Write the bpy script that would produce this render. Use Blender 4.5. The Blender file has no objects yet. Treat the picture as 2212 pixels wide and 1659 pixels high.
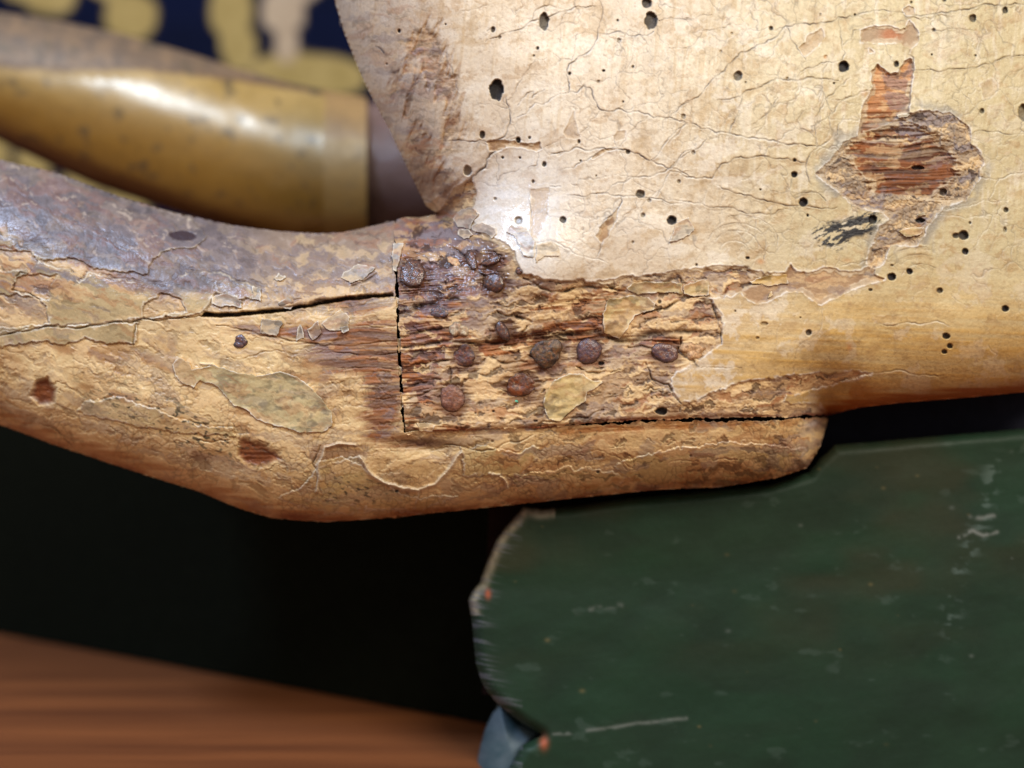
import bpy, math, random
import numpy as np
from mathutils import Vector

random.seed(7)
rng = np.random.default_rng(7)
S = bpy.context.scene
COL = S.collection

# ------------------------------------------------------------------ camera, world, lamps, exposure
CAMY, CAMZ, FPX = -0.30, 0.135, 2125.0          # camera position, focal length in photo units (photo = 2212 x 1659 units)
CX, CY = 1106.0, 829.5
cam = bpy.data.objects.new('camera', bpy.data.cameras.new('camera'))
COL.objects.link(cam); S.camera = cam
cam.location = (0, CAMY, CAMZ); cam.rotation_euler = (math.radians(90), 0, 0)
cam.data.sensor_width = 36; cam.data.lens = 36 * FPX / 2212
cam.data.clip_start = 0.01; cam.data.clip_end = 50
cam.data.dof.use_dof = True; cam.data.dof.focus_distance = 0.305; cam.data.dof.aperture_fstop = 3.3
cam.data.dof.aperture_blades = 0

w = bpy.data.worlds.new('World'); S.world = w; w.use_nodes = True
w.node_tree.nodes['Background'].inputs[0].default_value = (1.0, 0.93, 0.84, 1)
w.node_tree.nodes['Background'].inputs[1].default_value = 0.42

def area(name, loc, target, size, power, color, sy=None):
    l = bpy.data.lights.new(name, 'AREA'); l.energy = power; l.color = color
    l.shape = 'RECTANGLE'; l.size = size; l.size_y = sy or size
    o = bpy.data.objects.new(name, l); COL.objects.link(o); o.location = loc
    o.rotation_euler = (Vector(target) - Vector(loc)).to_track_quat('-Z', 'Y').to_euler()
    return o
area('window_light', (-0.58, -0.44, 0.90), (0.0, 0.03, 0.13), 0.18, 6.2, (0.52, 0.68, 1.0), 0.14)
area('ceiling_light', (0.45, -0.85, 0.95), (0.02, 0.0, 0.13), 0.50, 11.0, (1.0, 0.90, 0.75))
S.view_settings.view_transform = 'Standard'; S.view_settings.look = 'None'
S.view_settings.exposure = 0.18; S.view_settings.gamma = 1.0

# ------------------------------------------------------------------ helpers
def P(px, py, Y):
    d = Y - CAMY
    return ((px - CX) / FPX * d, Y, CAMZ - (py - CY) / FPX * d)
def Pn(px, py, Y):
    d = Y - CAMY
    return np.stack([(px - CX) / FPX * d, Y, CAMZ - (py - CY) / FPX * d], -1)
def lin(c):
    c = np.array(c, float) / 255.0
    return np.where(c <= 0.04045, c / 12.92, ((c + 0.055) / 1.055) ** 2.4).astype(np.float32)

def vnoise(x, y, seed):
    r = np.random.default_rng(seed); N = 256
    T = r.random((N, N), dtype=np.float32)
    xi = np.floor(x).astype(np.int32); yi = np.floor(y).astype(np.int32)
    fx = (x - xi).astype(np.float32); fy = (y - yi).astype(np.float32)
    fx = fx * fx * (3 - 2 * fx); fy = fy * fy * (3 - 2 * fy)
    x0 = xi & 255; x1 = (xi + 1) & 255; y0 = yi & 255; y1 = (yi + 1) & 255
    a = T[y0, x0]; b = T[y0, x1]; c = T[y1, x0]; d = T[y1, x1]
    return (a + (b - a) * fx) * (1 - fy) + (c + (d - c) * fx) * fy
def fbm(x, y, sx, sy, seed, octs=4, gain=0.5):
    s = 0; a = 1; t = 0
    for k in range(octs):
        s = s + a * vnoise(x / sx * 2 ** k + 17.3 * k, y / sy * 2 ** k + 5.1 * k, seed + k); t += a; a *= gain
    return s / t
def sst(a, b, x):
    t = np.clip((x - a) / (b - a), 0, 1); return t * t * (3 - 2 * t)

def c1(pts): return [(x * .4244, y * .4244) for x, y in pts]
def c2(pts): return [(725.4 + x * .3472, y * .3472) for x, y in pts]
def c3(pts): return [(1443.9 + x * .3472, y * .3472) for x, y in pts]
def c4(pts): return [(x * .4321, 426.7 + y * .4321) for x, y in pts]
def c5(pts): return [(768 + x * .2315, 426.7 + y * .2315) for x, y in pts]
def c6(pts): return [(853.4 + x * .3472, 597.4 + y * .3472) for x, y in pts]
def c7(pts): return [(1365.4 + x * .3827, 512 + y * .3827) for x, y in pts]
def c8(pts): return [(938.7 + x * .5756, 976.3 + y * .5756) for x, y in pts]

def segdist(X, Y, pts, closed=False):
    best = np.full(X.shape, 1e9, np.float32); n = len(pts)
    for i in range(n if closed else n - 1):
        ax, ay = pts[i]; bx, by = pts[(i + 1) % n]
        dx, dy = bx - ax, by - ay; L = dx * dx + dy * dy + 1e-9
        t = np.clip(((X - ax) * dx + (Y - ay) * dy) / L, 0, 1)
        d = (X - ax - t * dx) ** 2 + (Y - ay - t * dy) ** 2
        best = np.minimum(best, d)
    return np.sqrt(best)
def inpoly(X, Y, pts):
    ins = np.zeros(X.shape, bool); n = len(pts); j = n - 1
    for i in range(n):
        xi, yi = pts[i]; xj, yj = pts[j]
        if yi != yj:
            ins ^= ((yi > Y) != (yj > Y)) & (X < (xj - xi) * (Y - yi) / (yj - yi) + xi)
        j = i
    return ins
def sdpoly(X, Y, pts):
    d = segdist(X, Y, pts, True); return np.where(inpoly(X, Y, pts), d, -d)

class Raster:
    """a map over the surface, one sample per photo unit (or per st units)"""
    def __init__(s, x0, y0, x1, y1, st=1.0):
        s.x0, s.y0, s.st = x0, y0, st
        s.w = int((x1 - x0) / st) + 1; s.h = int((y1 - y0) / st) + 1
        s.X, s.Y = np.meshgrid(x0 + np.arange(s.w, dtype=np.float32) * st, y0 + np.arange(s.h, dtype=np.float32) * st)
    def box(s, pts, pad):
        xs = [p[0] for p in pts]; ys = [p[1] for p in pts]
        i0 = max(0, int((min(ys) - pad - s.y0) / s.st)); i1 = min(s.h, int((max(ys) + pad - s.y0) / s.st) + 2)
        j0 = max(0, int((min(xs) - pad - s.x0) / s.st)); j1 = min(s.w, int((max(xs) + pad - s.x0) / s.st) + 2)
        return (slice(i0, max(i0, i1)), slice(j0, max(j0, j1)))
    def samp(s, F, px, py):
        u = np.clip((px - s.x0) / s.st, 0, s.w - 1.001); v = np.clip((py - s.y0) / s.st, 0, s.h - 1.001)
        i = v.astype(np.int32); j = u.astype(np.int32); fu = (u - j); fv = (v - i)
        if F.ndim == 3: fu = fu[..., None]; fv = fv[..., None]
        return (F[i, j] * (1 - fu) + F[i, j + 1] * fu) * (1 - fv) + (F[i + 1, j] * (1 - fu) + F[i + 1, j + 1] * fu) * fv
    def coarse(s, fn, k=4):
        c = Raster(s.x0, s.y0, s.x0 + (s.w - 1) * s.st, s.y0 + (s.h - 1) * s.st, s.st * k)
        return s_samp(c, fn(c.X, c.Y), s)
def s_samp(c, F, s): return c.samp(F, s.X, s.Y).astype(np.float32)

def set_attr(me, name, arr, kind='FLOAT_COLOR'):
    a = me.attributes.new(name, kind, 'POINT')
    if kind == 'FLOAT_COLOR':
        full = np.ones((len(arr), 4), np.float32); full[:, :3] = arr; a.data.foreach_set('color', full.ravel())
    else: a.data.foreach_set('value', arr.astype(np.float32).ravel())

def link_mesh(name, V, quads, tris, mat, parent=None, col=None, gloss=None, smooth=True):
    me = bpy.data.meshes.new(name)
    nq = len(quads); nt = len(tris) if tris is not None else 0
    me.vertices.add(len(V)); me.vertices.foreach_set('co', np.asarray(V, np.float32).ravel())
    idx = np.asarray(quads, np.int32).ravel()
    if nt: idx = np.concatenate([idx, np.asarray(tris, np.int32).ravel()])
    me.loops.add(len(idx)); me.loops.foreach_set('vertex_index', idx)
    me.polygons.add(nq + nt)
    ls = np.concatenate([np.arange(nq) * 4, nq * 4 + np.arange(nt) * 3]).astype(np.int32)
    me.polygons.foreach_set('loop_start', ls)
    me.polygons.foreach_set('use_smooth', np.full(nq + nt, smooth))
    me.update(calc_edges=True); me.validate()
    if col is not None: set_attr(me, 'Col', col)
    if gloss is not None: set_attr(me, 'gloss', gloss, 'FLOAT')
    me.materials.append(mat)
    o = bpy.data.objects.new(name, me); COL.objects.link(o)
    if parent: o.parent = parent
    return o

def relief(name, R, sd, depth, h, col, gloss, mat, parent, box, step, back=0.03, inset=8, lift=0.0, backsheet=True):
    """solid cut to the outline sd>0: a finely modelled front, rounded sides that run back, and a closed rear"""
    xs = np.arange(box[0], box[2] + step, step); ys = np.arange(box[1], box[3] + step, step)
    X, Y = np.meshgrid(xs, ys)
    s0 = R.samp(sd, X, Y)
    e = 1.5
    gx = (R.samp(sd, X + e, Y) - R.samp(sd, X - e, Y)) / (2 * e); gy = (R.samp(sd, X, Y + e) - R.samp(sd, X, Y - e)) / (2 * e)
    gl = np.sqrt(gx * gx + gy * gy) + 1e-6; gx /= gl; gy /= gl
    ins = s0 > -0.45 * step
    mv = np.where(ins & (s0 < 0.55 * step), np.clip(s0 / np.maximum(gl, .4), -step * .6, step * .6), 0)
    X2 = X - gx * mv; Y2 = Y - gy * mv
    q = ins[:-1, :-1] & ins[1:, :-1] & ins[:-1, 1:] & ins[1:, 1:]
    used = np.zeros(ins.shape, bool)
    used[:-1, :-1] |= q; used[1:, :-1] |= q; used[:-1, 1:] |= q; used[1:, 1:] |= q
    vid = np.full(ins.shape, -1, np.int64); vid[used] = np.arange(used.sum())
    fx, fy = X2[used], Y2[used]
    D = R.samp(depth, fx, fy) - 0.001 * R.samp(h, fx, fy) - lift
    V = Pn(fx, fy, D)
    C = R.samp(col, fx, fy); G = R.samp(gloss, fx, fy)
    a = vid[:-1, :-1][q]; b = vid[1:, :-1][q]; c = vid[1:, 1:][q]; d = vid[:-1, 1:][q]
    Q = np.stack([a, b, c, d], -1)
    # boundary edges
    E = np.concatenate([Q[:, [0, 1]], Q[:, [1, 2]], Q[:, [2, 3]], Q[:, [3, 0]]])
    key = np.minimum(E[:, 0], E[:, 1]) * (len(V) + 1) + np.maximum(E[:, 0], E[:, 1])
    u, inv, cnt = np.unique(key, return_inverse=True, return_counts=True)
    B = E[cnt[inv] == 1]
    bv, binv = np.unique(B, return_inverse=True); binv = binv.reshape(B.shape)
    gxb, gyb = gx[used][bv], gy[used][bv]
    Vs = [V]; Cs = [C]; Gs = [G]; Qs = [Q]; prev = bv[binv]; off = len(V)
    Db = D[bv]
    for k, (tb, ti) in enumerate([(0.25, 0.05), (0.6, 0.35), (1.0, 1.0)]):
        nx = fx[bv] + gxb * inset * ti; ny = fy[bv] + gyb * inset * ti
        Vs.append(Pn(nx, ny, Db + back * tb)); Cs.append(C[bv]); Gs.append(G[bv])
        cur = off + binv; off += len(bv)
        Qs.append(np.stack([prev[:, 1], prev[:, 0], cur[:, 0], cur[:, 1]], -1)); prev = cur
    if backsheet:
        k = max(1, int(24 / step)) if (box[2] - box[0]) > 300 else 2
        sub = used[::k, ::k]; 
        qq = sub[:-1, :-1] & sub[1:, :-1] & sub[:-1, 1:] & sub[1:, 1:]
        if qq.any():
            bx, by = X[::k, ::k], Y[::k, ::k]
            vb = Pn(bx.ravel(), by.ravel(), (R.samp(depth, bx, by) + back * 0.97).ravel())
            ids = off + np.arange(bx.size).reshape(bx.shape)
            Vs.append(vb); Cs.append(R.samp(col, bx, by).reshape(-1, 3)); Gs.append(R.samp(gloss, bx, by).ravel())
            Qs.append(np.stack([ids[:-1, :-1][qq], ids[:-1, 1:][qq], ids[1:, 1:][qq], ids[1:, :-1][qq]], -1))
    V = np.concatenate(Vs); C = np.concatenate(Cs); G = np.concatenate(Gs); Q = np.concatenate(Qs)
    used2 = np.zeros(len(V), bool); used2[Q.ravel()] = True
    rm = np.cumsum(used2) - 1
    return link_mesh(name, V[used2], rm[Q], None, mat, parent, C[used2], G[used2])

# ------------------------------------------------------------------ materials
def mat_attr(name, bump=0.15, scale=1800, var=0.25, spec=0.5, coat=0.0, rough0=0.75, rough1=0.25, bscale=None, stretch=(1, 1, 1)):
    m = bpy.data.materials.new(name); m.use_nodes = True; nt = m.node_tree; N = nt.nodes; L = nt.links
    b = N['Principled BSDF']
    at = N.new('ShaderNodeAttribute'); at.attribute_name = 'Col'
    ag = N.new('ShaderNodeAttribute'); ag.attribute_name = 'gloss'
    tc = N.new('ShaderNodeTexCoord'); mp = N.new('ShaderNodeMapping'); mp.inputs['Scale'].default_value = stretch
    L.new(tc.outputs['Object'], mp.inputs['Vector'])
    n1 = N.new('ShaderNodeTexNoise'); n1.inputs['Scale'].default_value = scale; n1.inputs['Detail'].default_value = 5; n1.inputs['Roughness'].default_value = 0.65
    L.new(mp.outputs[0], n1.inputs['Vector'])
    mr = N.new('ShaderNodeMapRange'); mr.inputs[1].default_value = 0.25; mr.inputs[2].default_value = 0.75; mr.inputs[3].default_value = 1 - var; mr.inputs[4].default_value = 1 + var
    L.new(n1.outputs[0], mr.inputs[0])
    mx = N.new('ShaderNodeMix'); mx.data_type = 'RGBA'; mx.blend_type = 'MULTIPLY'; mx.inputs[0].default_value = 1
    L.new(at.outputs['Color'], mx.inputs[6]); L.new(mr.outputs[0], mx.inputs[7]); L.new(mx.outputs[2], b.inputs['Base Color'])
    rr = N.new('ShaderNodeMapRange'); rr.inputs[3].default_value = rough0; rr.inputs[4].default_value = rough1
    ad = N.new('ShaderNodeMath'); ad.operation = 'MULTIPLY_ADD'; ad.inputs[1].default_value = 0.5; 
    L.new(n1.outputs[0], ad.inputs[0]); 
    sb = N.new('ShaderNodeMath'); sb.operation = 'SUBTRACT'; sb.inputs[1].default_value = 0.25
    L.new(ag.outputs['Fac'], sb.inputs[0]); L.new(sb.outputs[0], ad.inputs[2])
    L.new(ad.outputs[0], rr.inputs[0]); L.new(rr.outputs[0], b.inputs['Roughness'])
    b.inputs['Specular IOR Level'].default_value = spec
    b.inputs['Coat Weight'].default_value = coat; b.inputs['Coat Roughness'].default_value = 0.25
    n2 = N.new('ShaderNodeTexNoise'); n2.inputs['Scale'].default_value = bscale or scale * 0.8; n2.inputs['Detail'].default_value = 6
    L.new(mp.outputs[0], n2.inputs['Vector'])
    bp = N.new('ShaderNodeBump'); bp.inputs['Strength'].default_value = bump; bp.inputs['Distance'].default_value = 0.0006
    L.new(n2.outputs[0], bp.inputs['Height']); L.new(bp.outputs[0], b.inputs['Normal'])
    return m
M_horse = mat_attr('aged_painted_wood', bump=0.32, scale=900, var=0.13, rough0=0.8, rough1=0.18, spec=0.5)
M_flake = mat_attr('loose_paint', bump=0.3, scale=900, var=0.13, rough0=0.75, rough1=0.25)
M_nail = mat_attr('old_iron', bump=0.7, scale=1100, var=0.45, rough0=0.8, rough1=0.1, spec=0.8)
M_green = mat_attr('green_painted_wood', bump=0.12, scale=500, var=0.07, rough0=0.75, rough1=0.4, spec=0.3)
M_far = mat_attr('varnished_cream_wood', bump=0.08, scale=250, var=0.15, rough0=0.7, rough1=0.2, coat=0.0, spec=1.0)
M_far.node_tree.nodes['Principled BSDF'].inputs['Specular Tint'].default_value = (1.0, .88, .66, 1)
M_shade = mat_attr('shade_toned_wood', bump=0.1, scale=200, var=0.2, spec=0.03, rough0=1, rough1=.8)  # matte wood, made for parts with deep shade put into their colour
M_cloth = mat_attr('printed_cloth', bump=0.6, scale=900, var=0.12, rough0=0.95, rough1=0.8, spec=0.15)

def tag(o, label=None, cat=None, group=None, kind=None):
    if label: o['label'] = label
    if cat: o['category'] = cat
    if group: o['group'] = group
    if kind: o['kind'] = kind
    return o

# ------------------------------------------------------------------ maps of the horse's surface
STEP = 1.5
R = Raster(-50, -70, 2290, 1190, 1.25)
X, Y = R.X, R.Y
wx = (fbm(X, Y, 26, 26, 11, 3) - .5) * 2; wy = (fbm(X, Y, 26, 26, 21, 3) - .5) * 2     # edge raggedness
fx_ = (fbm(X, Y, 7, 7, 31, 2) - .5) * 2; fy_ = (fbm(X, Y, 7, 7, 41, 2) - .5) * 2

TOP = [(-90, 325), (0, 345), (120, 372), (250, 422), (380, 460), (500, 486), (600, 499), (680, 504), (740, 502), (812, 486), (875, 469), (905, 470), (930, 461), (947, 462)]
LEFT = [(947, 462), (930, 452), (920, 445), (889, 382), (840, 278), (800, 205), (777, 156), (745, 75), (725, 10), (700, -90)]
BOT = [(-90, 893), (0, 918), (120, 962), (300, 1022), (430, 1062), (520, 1100), (590, 1120), (700, 1128), (850, 1118), (1000, 1102), (1150, 1086), (1300, 1070), (1420, 1058), (1560, 1052), (1680, 1032), (1745, 1010)]
TEND = [(1745, 1010), (1772, 965), (1784, 925), (1790, 898)]
BELLY = [(1790, 894), (1860, 880), (1950, 870), (2100, 858), (2212, 847), (2340, 836)]
SEAM = [(875, 935), (960, 933), (1060, 926), (1200, 922), (1300, 914), (1420, 905), (1560, 903), (1700, 900), (1790, 896)]
JOINT = [(849, 505), (853, 600), (858, 720), (863, 830), (872, 935)]

dT = R.coarse(lambda x, y: segdist(x, y, TOP + LEFT[1:]))
dB = R.coarse(lambda x, y: segdist(x, y, BOT + TEND))
dBe = R.coarse(lambda x, y: segdist(x, y, BELLY))
def prof(t):
    t = np.clip(t, 0, 1); return 1 - np.sqrt(np.maximum(0, 1 - (1 - t) ** 2))
k_body = sst(850, 1150, X) * (1 - sst(560, 700, Y))
depth = 0.034 * prof(dT / (260 + 60 * k_body)) + 0.026 * prof(dB / 190) * (1 - sst(1790, 1900, X)) * 1.0 + 0.026 * prof(dBe / 190) * sst(1500, 1850, X)
depth += 0.010 * np.clip((650 - Y) / 650, 0, 2) ** 2 * sst(900, 1400, X)
depth += 0.006 * ((X - 1350) / 900) ** 2
depth -= 0.0016 * (fbm(X, Y, 260, 260, 51, 2) - .5) * 2
depth -= 0.0050 * np.exp(-((X - 1140) / 130) ** 2 - ((Y - 560) / 105) ** 2)
depth = depth.astype(np.float32)

def soft(cx, cy, rx, ry, ang=0, p=1.0):
    c, s = math.cos(ang), math.sin(ang); dx = X - cx; dy = Y - cy
    u = (dx * c + dy * s) / rx; v = (-dx * s + dy * c) / ry
    return np.exp(-(u * u + v * v) * p)
def poly(pts, rag=5, fine=2.5, pad=24):
    """signed distance inside a ragged outline (whole-map array, very negative elsewhere)"""
    b = R.box(pts, pad + rag)
    out = np.full(X.shape, -99.0, np.float32)
    out[b] = sdpoly(X[b] + wx[b] * rag + fx_[b] * fine, Y[b] + wy[b] * rag + fy_[b] * fine, pts)
    return out
def m(sd, w=1.2): return np.clip(sd / w * 0.5 + 0.5, 0, 1)

def worley(xx, yy, cell, seed, sub=None):
    r = np.random.default_rng(seed); N = 128
    jx = r.random((N, N), dtype=np.float32); jy = r.random((N, N), dtype=np.float32)
    x = xx / cell; y = yy / cell; xi = np.floor(x).astype(np.int32); yi = np.floor(y).astype(np.int32)
    f1 = np.full(x.shape, 9, np.float32); f2 = f1.copy()
    for a in (-1, 0, 1):
        for b in (-1, 0, 1):
            gx = xi + a; gy = yi + b
            d = (gx + jx[gy & 127, gx & 127] - x) ** 2 + (gy + jy[gy & 127, gx & 127] - y) ** 2
            f2 = np.minimum(f2, np.maximum(f1, d)); f1 = np.minimum(f1, d)
    return (np.sqrt(f2) - np.sqrt(f1)) * cell * 0.5

# noises
n_big = fbm(X, Y, 300, 240, 101, 3)
n_mid = fbm(X, Y, 60, 50, 111, 4)
n_fin = fbm(X, Y, 14, 12, 121, 3)
n_mic = fbm(X, Y, 4, 4, 131, 2)
Xg = X + 30 * (n_mid - .5); Yg = Y + 0.06 * X + 22 * (fbm(X, Y, 150, 60, 141, 2) - .5)
grain = fbm(Xg, Yg, 90, 5, 151, 4, .6)                      # long horizontal wood grain
grain2 = fbm(Xg, Yg, 160, 14, 161, 3)
streakv = fbm(X + 0.1 * Y, Y, 7, 130, 171, 3)                # vertical brush streaks high on the body
streakh = fbm(X, Y - .04 * X, 150, 8, 181, 3)                # horizontal ones low down
ck_fine = worley(X + wx * 5, Y + wy * 5, 13, 5)
ck_mid = worley(X + wx * 18, Y + wy * 18, 78, 6)

def mixc(c, col, a):
    a = a[..., None]; return c * (1 - a) + (col if isinstance(col, np.ndarray) and col.ndim == 3 else np.asarray(col, np.float32)) * a
def tone(a, b, t): t = np.clip(t, 0, 1)[..., None]; return (lin(a) * (1 - t) + lin(b) * t).astype(np.float32)

# speckle of many small pigments, stretched along the grain
Xm = X + 24 * wx + 5 * fx_; gdir = -.30 * np.minimum(X, 640) + .07 * np.maximum(X - 760, 0); Ym = Y + gdir + 12 * wy + 4 * fy_
q_a = fbm(Xm, Ym, 52, 17, 801, 5, .6); q_b = fbm(Xm, Ym, 44, 15, 811, 5, .6); q_c = fbm(Xm, Ym, 70, 22, 821, 5, .6); q_d = fbm(Xm, Ym, 30, 12, 831, 5, .6)
def mottle(c, w, blue=.5, cream=.5, rust=.5, dark=.5, bb=(slice(None), slice(None))):
    c = mixc(c, lin((172, 104, 56)), w * rust * sst(.54, .62, q_a[bb]))
    c = mixc(c, lin((236, 204, 152)), w * cream * sst(.53, .59, q_b[bb]))
    c = mixc(c, lin((128, 118, 124)), w * blue * sst(.55, .63, q_c[bb]))
    c = mixc(c, lin((58, 38, 32)), w * dark * sst(.60, .67, q_d[bb]))
    return c
# --- pigments
paint = tone((212, 192, 162), (226, 212, 186), n_mid * 1.6 - .3)
paint = mixc(paint, lin((200, 184, 138)), sst(1350, 1950, X + 200 * (n_big - .5)) * .85)
paint = mixc(paint, lin((212, 172, 100)), np.clip(1.25 * sst(540, 760, Y + 90 * (n_big - .5)) * sst(1200, 1420, X) * (.55 + 1.0 * (streakh - .5)), 0, 1))
paint = mixc(paint, lin((176, 140, 84)), sst(.55, .78, fbm(X, Y, 40, 14, 191, 4)) * sst(480, 800, Y) * .55)
paint = mixc(paint, lin((190, 160, 110)), sst(.56, .75, streakv) * (1 - sst(300, 560, Y)) * (1 - sst(1500, 2000, X)) * .5)
paint = mixc(paint, lin((232, 222, 200)), sst(.58, .8, fbm(X, Y, 12, 60, 197, 3)) * (1 - sst(400, 640, Y)) * .45)
paint = mixc(paint, lin((172, 142, 96)), sst(.6, .82, fbm(X, Y, 22, 22, 199, 4)) * .55)
f22 = fbm(Xm, Ym, 26, 20, 901, 4, .6); f23 = fbm(Xm + 99, Ym, 60, 44, 911, 5, .62); f24 = fbm(X, Y, 7, 7, 921, 3)
paint = mixc(paint, lin((232, 222, 208)), (1 - sst(1250, 1650, X)) * .28)
paint = mixc(paint, lin((184, 150, 98)), sst(.58, .70, f23) * .40)
paint = mixc(paint, lin((178, 140, 92)), sst(.62, .72, f22) * .38)
paint = mixc(paint, lin((236, 228, 212)), sst(.56, .66, fbm(Xm, Ym + 99, 46, 40, 931, 5, .6)) * (.45 - .25 * sst(1500, 1900, X)))
paint = mixc(paint, lin((150, 118, 84)), sst(.70, .78, f24) * .35)
gesso = tone((158, 122, 88), (206, 174, 132), n_fin * .9 + n_mid * .7 - .3)
gesso = mixc(gesso, lin((110, 76, 50)), sst(.55, .8, fbm(X, Y, 30, 12, 201, 4)) * .65)
wood = tone((96, 52, 30), (190, 124, 72), grain * 2.2 - .6)
wood = mixc(wood, lin((60, 34, 24)), sst(.56, .72, fbm(Xg, Yg, 110, 4, 211, 3)) * .75)
wood = mixc(wood, lin((214, 168, 112)), sst(.6, .8, grain2) * .5)

# ======================= BODY =======================
ex = np.zeros(X.shape, np.float32)          # exposed gesso
wd = np.zeros(X.shape, np.float32)          # bare wood
ring2 = np.zeros(X.shape, np.float32)
rim = np.zeros(X.shape, np.float32)         # pale broken edge of the paint layer
def loss(pts, to='g', rag=5, fine=2.5, amt=1.0, rimw=2.2):
    global ex, wd, rim
    s = poly(pts, rag, fine); b = R.box(pts, 24 + rag); sb_ = s[b]
    a = m(sb_) * amt
    ex[b] = np.maximum(ex[b], a)
    ring2[b] = np.maximum(ring2[b], a * (1 - m(sb_ - 2 - 26 * np.clip(n_mid[b] - .42, 0, 1) - 14 * (n_fin[b] - .5), 1.5)))
    if to != 'g': wd[b] = np.maximum(wd[b], a)
    rim[b] = np.maximum(rim[b], np.exp(-((sb_ + 1.5) / rimw) ** 2) * amt)
    return s
NAILREG = [(840, 462), (952, 452), (984, 408), (1015, 380), (1030, 425), (1018, 470), (1045, 505), (1080, 520), (1112, 545), (1128, 590), (1190, 607), (1300, 604), (1380, 597),
           (1440, 588), (1530, 577), (1612, 574), (1650, 590), (1700, 600), (1560, 640), (1530, 646), (1548, 668), (1560, 700), (1556, 742), (1528, 760), (1500, 782), (1462, 802), (1450, 828),
           (1470, 872), (1506, 868), (1540, 848), (1620, 822), (1720, 812), (1840, 803), (1880, 808), (1830, 824), (1780, 836), (1700, 856), (1690, 872), (1770, 872), (1795, 905), (1500, 930), (850, 960)]
s_nail = loss(NAILREG, 'g', 6, 3)
LEDGE = c7([(0, 215), (80, 240), (200, 210), (350, 180), (480, 155), (600, 165), (650, 190), (680, 210), (870, 200), (900, 150), (925, 192), (1000, 200), (1080, 175), (1200, 190), (1290, 190), (1330, 160), (1370, 180), (1370, 212), (1430, 240), (1250, 290), (1150, 340), (1060, 385), (1010, 345), (960, 305), (860, 315), (760, 370), (700, 375), (640, 340), (612, 308), (560, 340), (440, 300), (430, 260), (300, 250), (0, 280)])
s_ledge = loss(LEDGE, 'g', 4, 2)
s_chipA = loss(c3([(1195, 190), (1260, 165), (1390, 165), (1440, 190), (1480, 180), (1500, 130), (1550, 190), (1555, 260), (1510, 300), (1430, 265), (1330, 270), (1195, 262)]), 'g', 3, 2)
WOODV = c3([(1300, 405), (1380, 462), (1430, 450), (1470, 390), (1510, 370), (1535, 440), (1508, 520), (1500, 700), (1440, 725), (1560, 780), (1700, 830), (1500, 900), (1180, 870), (1180, 860), (1190, 760), (1220, 640), (1275, 550), (1258, 450)])
s_woodv = loss(WOODV, 'w', 3, 2)
KNOT = c3([(1180, 850), (1100, 885), (1030, 955), (925, 1090), (1000, 1145), (1100, 1240), (1160, 1285), (1340, 1315), (1390, 1370), (1310, 1410), (1290, 1500), (1230, 1610), (1260, 1680), (1340, 1630), (1365, 1560), (1400, 1522), (1540, 1530), (1600, 1450), (1640, 1370), (1700, 1290), (1860, 1230), (1930, 1090), (1962, 1030), (1940, 950), (1885, 900), (1880, 800), (1820, 740), (1740, 700), (1600, 690), (1500, 710)])
s_knot = loss(KNOT, 'g', 5, 3)
KW = c3([(1190, 830), (1400, 760), (1560, 780), (1720, 830), (1700, 900), (1800, 980), (1790, 1100), (1700, 1160), (1640, 1210), (1810, 1225), (1720, 1260), (1500, 1245), (1300, 1250), (1250, 1215), (1262, 1150), (1180, 1060), (1140, 1000), (1060, 960)])
s_kw = loss(KW, 'w', 5, 4, rimw=.1)
loss(c3([(805, 300), (850, 260), (880, 215), (955, 180), (972, 230), (930, 290), (850, 345)]), 'g', 3, 2, .7)
loss(c3([(1460, 60), (1490, 35), (1525, 45), (1530, 90), (1480, 95)]), 'g', 2, 2)
loss(c3([(1940, 520), (2010, 490), (2050, 530), (2030, 590), (1965, 615)]), 'g', 2, 2, .35)
loss(c3([(1250, 300), (1280, 325), (1255, 330)]), 'g', 1, 1)
loss(c2([(1660, 1400), (1755, 1300), (1740, 1380), (1690, 1470), (1650, 1510), (1618, 1470)]), 'g', 3, 2)
loss(c2([(1212, 1180), (1330, 1165), (1322, 1260), (1320, 1340), (1250, 1480), (1208, 1470)]), 'g', 2, 1, .45)
loss(c2([(1415, 830), (1480, 690), (1500, 790), (1520, 860), (1440, 860)]), 'g', 2, 2, .5)
loss(c2([(1725, 850), (1750, 815), (1805, 815), (1800, 860), (1740, 880)]), 'g', 1, 1, .5)
loss(c2([(940, 880), (1060, 870), (1190, 900), (1270, 880), (1285, 920), (1250, 940), (1190, 925), (1080, 910), (1010, 940), (950, 940)]), 'g', 3, 2)
loss(c2([(1590, 985), (1660, 930), (1760, 925), (1680, 945), (1600, 990)]), 'g', 1, 1)
loss(c7([(1360, 440), (1390, 490), (1500, 490), (1510, 440)]), 'g', 4, 3, .25)
loss(c7([(440, 420), (500, 430), (510, 450), (460, 450)]), 'g', 2, 1, .8)
loss(c7([(200, 860), (270, 940), (200, 960), (120, 950), (80, 930), (150, 860)]), 'g', 3, 2)
# damage on the left flank of the body: pitted, stained
pit = soft(955, 165, 42, 95, -.25) + soft(900, 110, 40, 70, -.3) * .8 + soft(920, 370, 60, 70, -.5) * .9 + soft(985, 290, 50, 35) * .6 + soft(875, 230, 30, 110, -.25) * .7
pitn = fbm(X + .3 * Y, Y, 14, 46, 221, 4)
pitm = sst(.66, .9, pit * .62 + pitn * .8)
pitd = sst(.84, 1.0, pit * .62 + pitn * .8)
ex = np.maximum(ex, pitm * .3); wd = np.maximum(wd, pitd * .2)

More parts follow.
